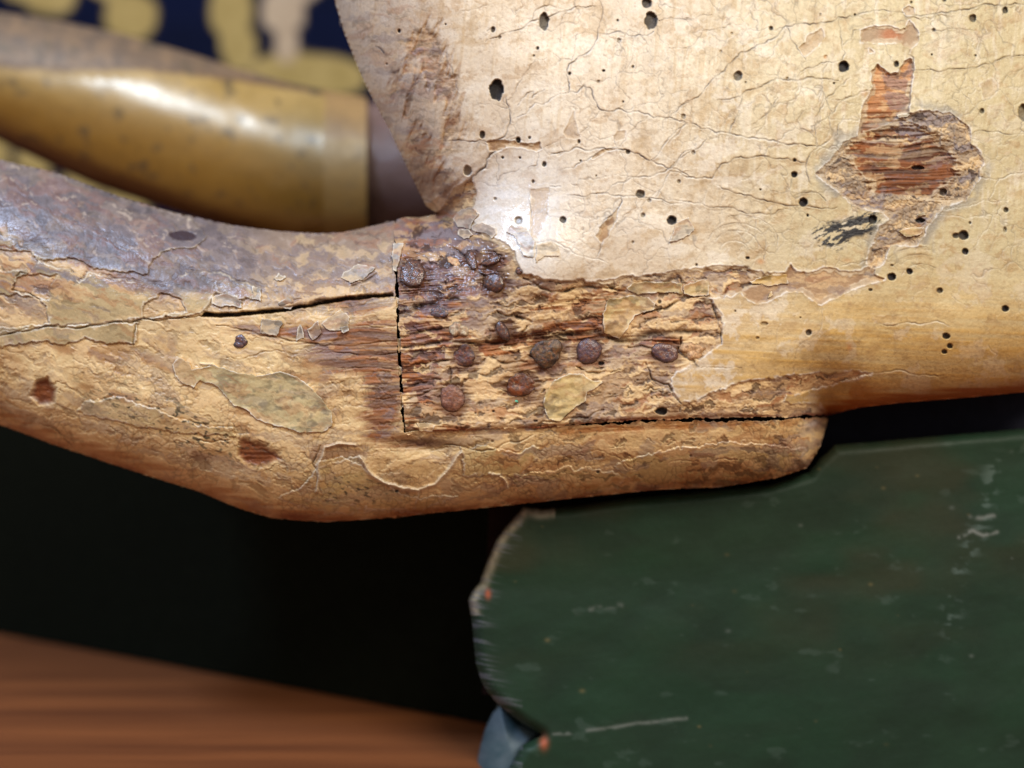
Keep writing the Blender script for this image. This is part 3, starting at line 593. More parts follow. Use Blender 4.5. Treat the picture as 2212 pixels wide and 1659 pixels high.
# outline of the body
BODY = LEFT[::-1] + [(905, 470), (875, 469), (857, 474), (850, 500), (853, 526), (859, 600), (863, 720), (869, 830), (876, 938)] + SEAM[1:] + BELLY[1:] + [(2340, -90)]
sd_body = R.coarse(lambda x, y: sdpoly(x, y, BODY), 3) 
ragb = sst(880, 960, seamd * 0 + X) * 0
sd_body = sd_body + (fx_ * 3.0 + wx * 4) * np.exp(-(seamd / 12) ** 2) * sst(890, 1000, X) + (wy * 3.5 + fx_ * 2.5) * (X < 905) * (Y > 520)

horse = bpy.data.objects.new('rocking_horse', None); COL.objects.link(horse)
tag(horse, 'old cream painted wooden rocking horse with crazed flaking paint, wormholes and a nailed leg joint', 'rocking horse')
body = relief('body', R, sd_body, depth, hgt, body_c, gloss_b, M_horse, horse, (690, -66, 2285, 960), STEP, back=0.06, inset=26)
tag(body, 'cream crazed body with wormholes and a bare brown knot')

# ======================= NEAR LEG =======================
lex = np.ones(X.shape, np.float32)      # 1 = ground showing, 0 = paint
lout = np.zeros(X.shape, np.float32); lrim = np.zeros(X.shape, np.float32); lpaint = np.zeros(X.shape, np.float32)
def island(pts, rag=7, fine=3.5, amt=1.0, cut=False):
    global lpaint, lrim
    s = poly(pts, rag, fine); b = R.box(pts, 24 + rag); sb_ = s[b]; a = m(sb_) * amt
    if cut: lpaint[b] = np.minimum(lpaint[b], 1 - a); lrim[b] = np.maximum(lrim[b], np.exp(-((sb_ + 1.2) / 1.6) ** 2) * amt)
    lout[b] = np.maximum(lout[b], np.exp(-((sb_ + (-1.5 if cut else 1.8)) / 1.4) ** 2) * amt)
    if cut: pass
    else: lpaint[b] = np.maximum(lpaint[b], a); lrim[b] = np.maximum(lrim[b], np.exp(-((sb_ - 1.2) / 1.6) ** 2) * amt)
    return s
s_l1 = island(c4([(-150, -260), (-150, 255), (60, 260), (150, 270), (200, 312), (360, 300), (440, 350), (600, 375), (740, 378), (768, 305), (850, 260), (980, 250), (1040, 190), (900, 60), (700, -20), (400, -200)]))
s_l2 = island(c4([(-150, 380), (0, 370), (100, 360), (150, 378), (200, 312), (350, 362), (400, 425), (450, 372), (600, 412), (760, 432), (850, 410), (950, 378), (1100, 370), (1200, 420), (1280, 440), (1270, 510), (1150, 500), (1080, 478), (1020, 570), (920, 590), (720, 604), (500, 635), (300, 645), (100, 672), (-150, 700)]))
island(c4([(80, 400), (200, 372), (290, 390), (250, 450), (242, 520), (150, 482), (60, 462)]), cut=True)
island(c4([(720, 545), (800, 472), (900, 512), (925, 560), (720, 606)]), cut=True)
island(c4([(-150, 660), (-150, 490), (80, 480), (190, 500), (230, 560), (250, 640)]), cut=True)
s_l3 = island(c4([(60, 668), (300, 650), (690, 622), (668, 735), (480, 720), (440, 700), (340, 735), (150, 720), (-150, 770), (-150, 700)]))
island(c4([(420, 1010), (600, 1000), (760, 1060), (1000, 1140), (1160, 1150), (1180, 1200), (900, 1170), (700, 1150), (500, 1100), (380, 1060)]), 7, 4, .7)
island(c4([(1590, 1320), (1700, 1300), (1800, 1340), (1950, 1450), (2100, 1500), (2300, 1480), (2100, 1580), (1800, 1560), (1600, 1500)]), 8, 4, .7)
island([(690, 1010), (775, 985), (790, 1010), (835, 1046), (905, 1056), (900, 1100), (700, 1112), (640, 1095), (600, 1075), (650, 1050)], 6, 3, .6)
island(c6([(420, 1060), (560, 1060), (760, 1090), (900, 1050), (880, 1150), (760, 1240), (600, 1230), (420, 1240)]), 8, 4, .7)
island(c6([(1350, 1180), (1500, 1120), (1800, 1060), (2100, 1020), (2400, 1050), (2560, 1090), (2480, 1200), (2200, 1290), (1900, 1290), (1700, 1300), (1500, 1290)]), 9, 4, .75)
island(c6([(700, 1230), (900, 1210), (1200, 1180), (1420, 1230), (1380, 1330), (1100, 1380), (800, 1370)]), 9, 4, .65)
s_hole2 = poly(c4([(160, 990), (190, 920), (240, 905), (275, 960), (270, 1020), (200, 1030)]), 3, 2)
s_hole3 = poly(c4([(1200, 1215), (1260, 1210), (1330, 1250), (1400, 1300), (1330, 1340), (1240, 1330), (1200, 1280)]), 4, 3)

lcol = tone((208, 174, 120), (244, 220, 170), n_fin * .8 + n_mid * 1.0 - .4)
lcol = mixc(lcol, lin((222, 188, 132)), sst(700, 900, Y) * .4)
lcol = mixc(lcol, lin((150, 98, 50)), sst(.54, .74, fbm(X, Y + gdir, 110, 34, 301, 4)) * .6)
lcol = mixc(lcol, lin((160, 132, 108)), (1 - sst(640, 760, Y + .06 * X)) * .75)
lcol = mottle(lcol, np.full(X.shape, .7, np.float32), .4, .95, .26, .4)
# bare wood near the joint and along streaks
lw = (1.2 * soft(790, 780, 110, 110) + .8 * soft(640, 720, 170, 26, .1) + .9 * soft(820, 900, 50, 60) + .5 * soft(760, 660, 90, 22) + .7 * soft(1350, 925, 420, 10, -.04) + .6 * soft(900, 960, 60, 16)
      - .8 * soft(760, 850, 50, 60, .8) - .5 * soft(700, 700, 60, 14))
lwd = sst(.44, .74, lw * .56 + grain * .55 + .25 * (q_b - .5))
lwd = np.maximum(lwd, m(s_hole3, 5)); lwd = np.maximum(lwd, m(s_hole2, 5))
lwoodc = mottle(mixc(wood, lin((144, 98, 66)), np.full(X.shape, .5, np.float32)), np.full(X.shape, .7, np.float32), .8, .4, .4, .6)
lwoodc = mixc(lwoodc, lin((112, 88, 76)), sst(.48, .64, fbm(Xg, Yg, 100, 8, 305, 3)) * .75 * (1 - sst(860, 930, Y)))
lcol = mixc(lcol, lwoodc, lwd)
lcol = mixc(lcol, tone((92, 44, 22), (150, 84, 40), n_fin * 1.3 - .1), np.clip(m(s_hole2, 5) + m(s_hole3, 7), 0, 1) * .85)
pnt = tone((156, 136, 98), (196, 174, 130), n_mid * 1.2 + .5 * (n_fin - .5))
pnt = mixc(pnt, lin((126, 112, 92)), (1 - sst(560, 660, Y)) * .7)
lowp = sst(860, 960, Y)
pnt = mixc(pnt, tone((180, 156, 100), (206, 180, 128), n_mid), lowp)
pnt = mottle(pnt, np.full(X.shape, .9, np.float32), .3, .4, .35, .25)
lcol = mixc(lcol, pnt, lpaint)
lcol = mixc(lcol, lin((222, 210, 184)), np.clip(lrim * sst(.3, .6, n_fin) * .25, 0, 1))
# dirt and soot on the upper side of the leg
up = 1 - sst(120, 215, dT + 60 * (n_mid - .5) * 2 + 60 * sst(430, 700, X))
upx = 1 - .45 * sst(480, 640, X)
lcol = mixc(lcol, tone((62, 60, 74), (124, 114, 122), n_fin * 1.1 + n_mid * .6 - .35), np.clip(up * upx * 1.0, 0, 1) * .88)
lcol = mottle(lcol, np.clip(1 - sst(560, 700, Y), 0, 1) * (1 - .6 * up), .7, .12, .35, .6)
lcol = mixc(lcol, lin((176, 160, 148)), sst(.66, .72, fbm(Xm, Ym, 24, 12, 311, 5, .65)) * up * upx * .7)
lcol = mixc(lcol, lin((70, 54, 48)), lout * sst(.40, .58, n_fin * .5 + n_mid * .5) * .55)
lcol = mixc(lcol, lin((226, 216, 196)), np.clip(lrim * sst(.44, .56, n_fin * .4 + n_mid * .6) * .9 * (1 - .4 * up), 0, 1))
# green-black specks
sp = sst(.66, .70, fbm(X + .3 * Y, Y - .3 * X, 11, 6, 321, 3)) * np.clip(soft(330, 890, 170, 50, .35) + soft(760, 1060, 120, 40) + soft(620, 840, 90, 60, .5) * .7 + soft(480, 960, 160, 40, .35) * .6, 0, 1)
lcol = mixc(lcol, lin((52, 56, 44)), sp * .85)
# stains, then an orange brown band along the lower edge
lcol = mixc(lcol, lin((176, 108, 36)), np.clip(soft(1230, 1050, 90, 10, -.05) * .9 + soft(1070, 1080, 60, 12) + soft(1650, 1035, 80, 10, -.15) + soft(1500, 1045, 50, 6), 0, 1) * sst(.42, .6, n_fin * .5 + n_mid * .5) * .8)
legrim = np.exp(-(dB / 17) ** 2) * (.35 + .65 * sst(.35, .6, fbm(X, Y, 80, 30, 331, 3))) * (1 - sst(1760, 1780, X))
lcol = mixc(lcol, lin((146, 74, 26)), np.clip(legrim * .8, 0, .65))
lcol = mixc(lcol, lin((110, 40, 22)), np.clip(soft(640, 1116, 70, 14, .05), 0, 1) * .7)
lcol = mixc(lcol, lin((170, 112, 60)), np.exp(-((dB - 24) / 12) ** 2) * sst(.5, .66, streakh) * .7 * (X < 700))
# tongue top edge: worn face under the body
lcol = mottle(lcol, sst(1000, 1100, X) * .6, .4, .5, .5, .7)
lcol = mixc(lcol, lin((184, 126, 66)), np.exp(-((seamd - 14) / 12) ** 2) * (X > 1200) * sst(.35, .6, n_fin) * .7)
lcol = mixc(lcol, lin((196, 190, 186)), np.clip(soft(1755, 915, 20, 8, -.3), 0, 1) * .7)

crk[:] = 0; crl[:] = 0
LC = [([(1020, 590), (920, 596), (720, 606), (600, 622), (500, 636), (300, 648), (130, 668), (0, 692), (-100, 705)], 1.7, 1, .12),
 ([(1020, 580), (1100, 585), (1180, 588), (1290, 572), (1380, 562), (1440, 555), (1540, 535), (1600, 515), (1700, 505), (1800, 492), (1960, 478)], 4.2, 1, .05),
 ([(690, 620), (672, 670), (665, 735)], 1.4, .9, .2), ([(1370, 0), (1380, 60)], .8, .0, .2),
 ([(80, 395), (70, 450), (60, 462), (150, 480), (240, 520)], 1.2, .8, .2), ([(150, 378), (100, 372), (80, 395)], 1.2, .8, .2),
 ([(1080, 640), (1200, 660), (1300, 690), (1400, 700), (1500, 720), (1600, 735)], 1.6, .7, .12), ([(1130, 800), (1300, 775), (1420, 770)], 1.0, .5, .2),
 ([(1600, 1240), (1560, 1330), (1590, 1370), (1580, 1460)], 1.8, .8, .1), ([(200, 1130), (300, 1180), (360, 1240)], 1.8, .7, .2),
 ([(980, 1215), (1060, 1225), (1150, 1210)], 1.3, .7, .2), ([(640, 610), (640, 640)], 1, .4, .1), ([(1500, 720), (1700, 740), (1990, 720)], 1.2, .6, .12),
 ([(1580, 780), (1800, 790), (2000, 775)], 1.2, .6, .12), ([(1700, 860), (1850, 850), (2000, 860)], 1.2, .5, .12), ([(1840, 1000), (1920, 1010), (2010, 1000)], 1, .5, .1),
 ([(1780, 640), (1900, 650), (1980, 640)], 1.1, .5, .1), ([(2160, 1060), (2340, 1075), (2560, 1040)], 1.6, .6, .15), ([(1880, 380), (1840, 410), (1760, 440)], 2, .9, .1),
 ([(1170, 880), (1220, 1000), (1280, 1100)], .9, .3, .2)]
for p, a, b, c in LC: crack(c4(p), a, b, c)
for p, a, b in [([(1620, 1300), (1600, 1340)], 1.6, .8), ([(300, 1050), (440, 1060), (700, 1030), (860, 985)], 1.4, .7), ([(590, 1225), (660, 1240), (680, 1300)], 1.4, .5), ([(1210, 1090), (1300, 1085), (1400, 1130), (1440, 1200)], 1.2, .35), ([(1980, 1150), (2060, 1130), (2130, 1140)], 1.6, .6), ([(1700, 1160), (1850, 1150)], 1.2, .4)]:
    crack(c6(p), a, b)
for k in range(60):
    x = random.uniform(40, 1500); y = random.uniform(760, 1060); a = random.gauss(.15, .7); L = random.uniform(12, 50); p = [(x, y)]
    for q in range(3):
        a += random.gauss(0, .5); x += math.cos(a) * L / 3; y += math.sin(a) * L / 3; p.append((x, y))
    crack(p, .8, random.uniform(.2, .5))
for k in range(26):      # black pin-pricks
    pass
finec = np.exp(-(ck_fine / .8) ** 2) * sst(.45, .62, fbm(X, Y, 70, 50, 341, 2)) * sst(720, 800, Y)
lcol = mixc(lcol, lin((96, 66, 44)), finec * .45)
lcol = mixc(lcol, lin((44, 32, 30)), np.clip(crk, 0, 1) * .9)
# curled ridges of lifted ground, lower middle
ridge = np.zeros(X.shape, np.float32)
for pts, wr in [([(778, 990), (800, 1022), (830, 1045), (868, 1055), (905, 1057), (940, 1046), (965, 1022), (982, 998), (998, 978)], 4.0), ([(684, 1062), (688, 1030), (690, 1000), (702, 968), (730, 960), (768, 962)], 2.6),
                (c6([(590, 1225), (650, 1235), (690, 1290), (700, 1320)]), 2.6), (c4([(1000, 830), (1060, 832)]), 1.5)]:
    b = R.box(pts, 30); d = segdist(X[b] + wx[b] * 3, Y[b] + wy[b] * 3, pts)
    ridge[b] = np.maximum(ridge[b], np.exp(-(d / wr) ** 2))
lcol = mixc(lcol, lin((214, 194, 164)), ridge * .75)
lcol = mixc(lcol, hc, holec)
lh = lpaint * .5 + lrim * .12 - lout * .25 - lwd * (.3 + .65 * (.5 - grain))
lh += .14 * (sst(.47, .57, q_b) - .5) * (1 - lpaint) - .22 * sst(.6, .67, q_d) * (1 - lpaint * .6) + .12 * (q_a - .5)
lh += (n_fin - .5) * .22 * (1 - lpaint * .7) + (n_mid - .5) * .55 + (fbm(X, Y, 90, 90, 281, 2) - .5) * .9 + (n_mic - .5) * .08 * (1 - .5 * lpaint)
lh -= crk * 1.1; lh += crl * .15
lh -= finec * .14 + hole * 1.0
lh -= np.clip(m(s_hole2, 6), 0, 1) * 1.6 + m(s_hole3, 8) * 1.0
lh += ridge * 1.0
lh += up * ((n_fin - .5) * .35 + (q_a - .5) * .5)
widecrack = poly(c4([(1005, 594), (1100, 600), (1240, 588), (1420, 570), (1560, 545), (1700, 520), (1965, 492), (1965, 480), (1700, 503), (1560, 532), (1420, 556), (1240, 572), (1100, 578), (1030, 572)]), 1.5, 1.5)
lh -= np.clip(widecrack / 2 + .7, 0, 1) * 3.2
lcol = mixc(lcol, lin((30, 20, 16)), np.clip(widecrack / 2 + .4, 0, 1) * .9)
# upper half sits a little proud of the lower half at the split
lh += sst(-6, 0, (600 - 0) - Y + (X < 0) * 0) * 0
# dark recess under the body's corner
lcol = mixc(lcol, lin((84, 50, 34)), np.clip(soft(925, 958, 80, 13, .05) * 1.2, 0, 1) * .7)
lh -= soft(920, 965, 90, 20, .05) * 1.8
# dark spot (old sunk nail) on the upper side
ds = soft(395, 509, 36, 13, .05, 1.4); lcol = mixc(lcol, lin((52, 34, 44)), sst(.3, .5, ds + .2 * (n_fin - .5))); lh -= sst(.3, .5, ds) * .5
gloss_l = .62 + .3 * (n_mid - .5) - .12 * up * upx + .7 * up * (q_c - .5) + .1 * lpaint - .2 * lwd * (1 - up) - .3 * crk
gloss_l = np.clip(gloss_l, 0, 1)

LEG = TOP[:-4] + [(850, 477), (856, 480), (852, 520)] + JOINT[1:] + [(900, 930)] + [(x, y - 6 + 14 * float(sst(1080, 1400, x)) + 4 * float(sst(1500, 1750, x)) - (5 if i_ % 2 else 0)) for i_, (x, y) in enumerate(SEAM[2:-1])] + [(1788, 902)] + TEND[::-1][1:] + BOT[::-1][1:]
sd_leg = R.coarse(lambda x, y: sdpoly(x, y, LEG), 3)
sd_leg = sd_leg + (fx_ * 3.0 + wy * 4) * np.exp(-(seamd / 14) ** 2) * sst(890, 1000, X) + (fy_ * 2.6 + wx * 2.5) * (np.abs(X - 858) < 16) * (Y > 520) + fx_ * 1.2
ldepth = depth + 0.0016 + 0.0012 * sst(860, 1000, X) - .0006
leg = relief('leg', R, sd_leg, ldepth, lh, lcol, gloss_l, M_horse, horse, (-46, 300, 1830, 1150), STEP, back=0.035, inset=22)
tag(leg, 'near leg, split along its length, with soot on top and a long lap under the body')

# tenon: the tongue of wood seen inside the open joint
def box_mesh(name, x0, y0, x1, y1, Y0, Y1, mat, parent, colr, g=.2, bev=0):
    v = [P(x0, y0, Y0), P(x1, y0, Y0), P(x1, y1, Y0), P(x0, y1, Y0), P(x0, y0, Y1), P(x1, y0, Y1), P(x1, y1, Y1), P(x0, y1, Y1)]
    q = [(3, 2, 1, 0), (4, 5, 6, 7), (0, 1, 5, 4), (1, 2, 6, 5), (2, 3, 7, 6), (3, 0, 4, 7)]
    return link_mesh(name, v, q, None, mat, parent, np.tile(lin(colr), (8, 1)), np.full(8, g), smooth=False)
tn = box_mesh('tenon', 800, 545, 1000, 905, .0215, .032, M_horse, leg, (60, 44, 34))
tg = box_mesh('lap_packing', 880, 900, 1700, 985, .0195, .028, M_horse, leg, (54, 30, 20))

# ------------------------------------------------------------------ loose paint flakes (each its own thin curled shell)
def flake(pts, colr, parent, thick=.35, curl=.5, gl=.5, sub=None, label=None, rag=2.5, cdark=None, useh=None):
    bb = R.box(pts, 40)
    class Q_: pass
    r2 = Raster.__new__(Raster); r2.st = R.st; r2.x0 = float(X[bb][0, 0]); r2.y0 = float(Y[bb][0, 0]); r2.X = X[bb]; r2.Y = Y[bb]; r2.h, r2.w = r2.X.shape
    x_, y_, nm, nf = r2.X, r2.Y, n_mid[bb], n_fin[bb]
    s = sdpoly(x_ + wx[bb] * rag + fx_[bb] * 2, y_ + wy[bb] * rag + fy_[bb] * 2, pts).astype(np.float32)
    c = tone(tuple(int(v * .84) for v in colr), colr, nm * .7 + nf * .7)
    c = mixc(c, lin(tuple(int(v * .68) for v in colr)), sst(.54, .7, fbm(x_, y_, 24, 14, 361, 3)) * .8)
    c = mottle(c, np.full(x_.shape, .7, np.float32), .3, .5, .5, .4, bb)
    c = mixc(c, lin((236, 228, 212)), np.exp(-((s - .6) / 1.3) ** 2) * sst(.35, .6, nf + .3 * (nm - .5)) * .9)
    xs = [p[0] for p in pts]; ys = [p[1] for p in pts]
    base = (lh_s if parent is leg else h_s)[bb]
    thick *= .6; curl *= .7
    hh = base + thick + curl * np.exp(-(np.clip(s, 0, 99) / 6) ** 2) * (.2 + 1.1 * nf) + (n_mic[bb] - .5) * .05 + (fbm(x_, y_, 18, 12, 365, 2) - .5) * .35
    o = relief('paint_flake', r2, s, (depth if parent is body else ldepth)[bb], hh, c, np.full(x_.shape, gl, np.float32), M_flake, parent,
               (min(xs) - 12, min(ys) - 12, max(xs) + 12, max(ys) + 12), 1.3, back=0.0009 + .0008 * thick, inset=1.0, backsheet=False)
    if label: o['label'] = label
    return o
def blur(A, k):
    B = A.copy()
    for ax in (0, 1):
        cs = np.cumsum(np.concatenate([np.repeat(B.take([0], ax), k, ax), B, np.repeat(B.take([-1], ax), k, ax)], ax), ax)
        n = B.shape[ax]
        B = (cs.take(range(2 * k, 2 * k + n), ax) - cs.take(range(0, n), ax)) / (2 * k)
    return B.astype(np.float32)
h_s = blur(np.clip(hgt, -2.5, 3), 6); lh_s = blur(np.clip(lh, -2, 3), 7)
flake(c4([(860, 830), (895, 800), (945, 825), (958, 862), (1060, 832), (1180, 872), (1280, 890), (1350, 880), (1400, 868), (1480, 892), (1550, 942), (1610, 1005), (1660, 1080), (1665, 1140), (1610, 1172), (1500, 1176), (1440, 1150), (1370, 1142), (1280, 1112), (1230, 1062), (1170, 1040), (1110, 972), (1060, 930), (1000, 915), (970, 950), (920, 930), (880, 890)]), (206, 188, 140), leg, .6, .5, label='long olive flake of old paint in the middle of the near leg')
flake(c6([(920, 760), (930, 830), (960, 890), (1020, 900), (1100, 830), (1190, 770), (1200, 720), (1300, 660), (1230, 645), (1150, 605), (1080, 605), (980, 650)]), (222, 194, 132), body, .8, .5, label='rounded yellow paint flake below the nails')
flake(c6([(1290, 235), (1330, 140), (1480, 120), (1580, 130), (1620, 165), (1610, 205), (1500, 235), (1470, 280), (1440, 340), (1400, 382), (1300, 350)]), (218, 190, 132), body, .8, .5, label='angular yellow paint flake above the nail row')
flake(c6([(1435, 75), (1480, 40), (1640, 30), (1790, 45), (1790, 110), (1660, 100), (1500, 112), (1460, 95)]), (208, 180, 124), body, .5, .4)
flake(c6([(1800, 110), (1795, 60), (1900, 20), (1960, 30), (1955, 120), (1860, 125)]), (208, 180, 124), body, .5, .4)
flake(c5([(900, 190), (980, 110), (1090, 90), (1150, 150), (1090, 230), (1070, 290), (960, 270)]), (196, 178, 158), body, .5, .3)
flake(c5([(960, 300), (1060, 290), (1100, 340), (1060, 385), (1010, 390), (960, 350)]), (200, 176, 148), body, .5, .3)
flake(c5([(1090, 250), (1180, 230), (1310, 290), (1315, 340), (1270, 385), (1220, 340), (1130, 320), (1080, 290)]), (196, 178, 160), body, .5, .3)
flake(c5([(350, 430), (455, 420), (430, 520), (400, 620), (385, 690), (350, 680), (345, 560)]), (172, 166, 160), body, .8, .2, label='grey sliver of filler wedged at the top of the joint')
for (a_, b_, c_, d_) in [(852, 640, 862, 668), (856, 728, 867, 762), (858, 790, 869, 812), (860, 846, 872, 884), (851, 566, 860, 580)]:
    flake([(a_, b_), (c_, b_ + 4), (c_ - 1, d_ - 3), (a_ + 3, d_)], (168, 142, 104), leg, -.9, .2, gl=.2)
flake(c6([(140, 910), (200, 905), (250, 925), (235, 965), (150, 960)]), (214, 186, 140), body, .4, .2)
for p in [[(1410, 620), (1310, 600), (1300, 680), (1385, 690)], [(1480, 650), (1500, 640), (1520, 700), (1480, 720)], [(1530, 660), (1590, 610), (1610, 670), (1560, 710)], [(1370, 400), (1400, 375), (1430, 400), (1390, 420)],
          [(1390, 520), (1440, 490), (1480, 530), (1450, 555), (1400, 550)], [(1720, 370), (1800, 330), (1880, 350), (1830, 400), (1750, 430), (1710, 400)], [(1260, 440), (1300, 450), (1300, 520), (1265, 510)],
          [(1060, 500), (1130, 475), (1200, 510), (1210, 550), (1110, 545), (1060, 530)], [(1700, 655), (1740, 640), (1750, 670), (1720, 685)]]:
    flake(c4(p), (178, 164, 144), leg, .5, .5, gl=.65, rag=5)
flake(c4([(1640, 600), (1700, 560), (1750, 600), (1740, 670), (1640, 660), (1610, 630)]), (204, 178, 140), leg, .3, .4)
flake(c7([(785, 300), (800, 330), (765, 345)]), (236, 200, 130), body, .5, .2, rag=1)
flake(c7([(660, 250), (760, 215), (870, 210), (880, 265), (780, 275), (680, 262)]), (214, 176, 104), body, .4, .3)
flake(c2([(1180, 560 + 850), (1240, 1500), (1230, 1600), (1170, 1590), (1110, 1470), (1060, 1440), (1090, 1400)]), (226, 222, 212), body, .4, .3, gl=.75)
flake(c2([(1300, 1592), (1390, 1590), (1380, 1520), (1340, 1500), (1250, 1520), (1240, 1640)]), (222, 208, 184), body, .35, .3, gl=.7)
flake(c3([(40, 1390), (90, 1360), (130, 1350), (165, 1420), (130, 1470), (60, 1500), (0, 1510), (30, 1440)]), (216, 202, 176), body, .4, .4)
flake(c3([(1430, 1440), (1520, 1410), (1600, 1415), (1570, 1460), (1480, 1480)]), (206, 182, 126), body, .8, .2)
flake(c3([(1540, 1330), (1590, 1318), (1605, 1340), (1550, 1350)]), (190, 180, 150), body, .9, .1, rag=1)
flake(c3([(1420, 720), (1450, 708), (1500, 712), (1490, 732), (1430, 736)]), (190, 178, 136), body, .7, .1, rag=1)

# ------------------------------------------------------------------ nails, lumps
def nail(name, px, py, rx, ry, ang, dome, rise, cA, cB, parent, g=.7, seed=0, rough=.06, label=None, tilt=(0, 0), facet=0):
    rise *= .62; dome *= .8; rx *= .96; ry *= .96
    r = np.random.default_rng(seed + 900); nr, na = 14, 44
    base = h_s if parent is body else lh_s; dp = depth if parent is body else ldepth
    one = np.array([float(px)]); two = np.array([float(py)])
    Y0 = float(R.samp(dp, one, two)[0]) - .001 * float(R.samp(base, one, two)[0])
    e = 14.0
    gx_ = float((R.samp(dp, one + e, two) - R.samp(dp, one - e, two))[0]) / (2 * e); gy_ = float((R.samp(dp, one, two + e) - R.samp(dp, one, two - e))[0]) / (2 * e)
    ca, sa = math.cos(ang), math.sin(ang); V = []; C = []; ph = r.random(4) * 6.28
    for i in range(nr + 3):
        f = min(i, nr) / nr
        for j in range(na):
            t = 2 * math.pi * j / na
            w_ = 1 + rough * (math.sin(2 * t + ph[0]) * .6 + math.sin(3 * t + ph[1]) * .6 + math.sin(5 * t + ph[2]) * .35 + math.sin(9 * t + ph[3]) * .2)
            if facet: w_ *= 1 - .06 * abs(math.sin(facet * t / 2))
            u = f * rx * w_ * math.cos(t); v = f * ry * w_ * math.sin(t)
            z = rise + dome * (1 - f ** 3.6) - (.25 * f ** 8 * rise) + (float(vnoise(np.array(u / 13 + 50 + seed), np.array(v / 13 + 30), 71)) - .5) * .5 * rough / .09
            z += tilt[0] * u / rx + tilt[1] * v / ry
            if i == nr + 1: z = rise * .35; u *= 1.0; v *= 1.0
            if i == nr + 2: z = -1.6; u *= .95; v *= .95
            X_ = px + u * ca - v * sa; Y_ = py + u * sa + v * ca
            V.append(P(X_, Y_, Y0 + gx_ * (X_ - px) + gy_ * (Y_ - py) - z * .001))
            k = float(vnoise(np.array(u / 5 + 9 + seed), np.array(v / 5 + 3), 77)); k = min(1, max(0, k * 1.5 - .25))
            cc_ = lin(cA) * (1 - k) + lin(cB) * k; k2 = float(vnoise(np.array(u / 2.2 + 9), np.array(v / 2.2 + seed), 79)); k3 = float(vnoise(np.array(u / 3.4 + 29), np.array(v / 3.4 + seed), 83)); cc_ = cc_ * (1 - max(0, k3 - .55) * 1.6) + lin((150, 92, 52)) * max(0, k3 - .55) * 1.6; cc_ = cc_ * (.7 + .6 * k2) * (1 - .45 * sst(.72, 1.0, f)); C.append(cc_)
    Q = [(i * na + j, (i + 1) * na + j, (i + 1) * na + (j + 1) % na, i * na + (j + 1) % na) for i in range(nr + 2) for j in range(na)]
    o = link_mesh(name, V, Q, None, M_nail, parent, np.array(C, np.float32), np.full(len(V), g, np.float32))
    if label: o['label'] = label
    return o
PU, PB, RU, RB, DK = (66, 50, 54), (104, 78, 72), (112, 58, 32), (70, 38, 28), (46, 32, 28)
nail('nail_head', 891, 590, 30, 31, 0, .9, 1.7, PU, PB, body, .9, 1, label='large dark nail beside the joint', facet=7)
nail('nail_head', 1067, 610, 24, 24, .2, 1.3, .6, PU, (90, 60, 50), body, 1.0, 2, label='round domed nail with a bright glint', facet=5)
nail('nail_head', 1018, 561, 11, 24, -.25, .8, 1.2, PU, PB, body, .9, 3, label='narrow bent nail turned on its edge')
nail('nail_head', 1061, 563, 22, 10, -.35, .9, .9, PU, PB, body, .9, 4, label='folded nail head beaten flat')
nail('nail_head', 1086, 715, 13, 24, -.45, 1.1, 1.2, PU, PB, body, .8, 5, label='oval nail leaning in its hollow')
nail('nail_head', 949, 674, 21, 12, .05, .35, .4, PU, (84, 66, 74), body, .6, 6)
nail('nail_head', 1002, 770, 27, 23, .2, .5, .15, RB, (90, 44, 38), body, .45, 7, .16)
nail('nail_head', 1181, 762, 35, 31, .1, .7, 1.0, DK, (104, 74, 40), body, .4, 8, .15, label='large crusted dark brown nail head')
nail('nail_head', 1272, 758, 29, 28, 0, 1.0, 1.0, (104, 76, 74), (88, 66, 78), body, .65, 9)
nail('nail_head', 1437, 762, 30, 22, .35, .7, 1.2, (84, 66, 78), (116, 84, 74), body, .65, 10, label='last nail of the row, tilted, furthest right')
nail('nail_head', 1124, 832, 30, 28, .2, .3, .3, (126, 62, 24), (80, 44, 28), body, .5, 11, .12, label='flat orange rusted nail')
nail('nail_head', 977, 860, 28, 31, 0, .7, .9, (112, 68, 52), (146, 98, 74), body, .4, 12, label='pinkish brown nail near the lower corner')
nail('nail_head', 1121, 585, 8, 9, 0, .8, .8, PU, PB, body, .7, 13)
nail('nail_head', 519, 738, 17, 14, .1, .7, .2, (64, 46, 52), (96, 76, 84), leg, .7, 14, .14)
nail('filler_lump', 991, 712, 21, 17, .1, 1.0, .3, (206, 190, 160), (180, 150, 118), body, .2, 15, .2)
nail('filler_lump', 1497, 758, 26, 21, .2, 1.0, .3, (196, 152, 106), (214, 176, 130), body, .2, 16, .2)
nail('filler_lump', 983, 565, 17, 11, .3, .6, .2, (214, 180, 136), (190, 140, 96), body, .3, 17, .2)
nail('green_speck', 1116, 867, 4, 3.2, .3, .4, .5, (80, 190, 150), (120, 210, 180), body, .8, 18, .1)

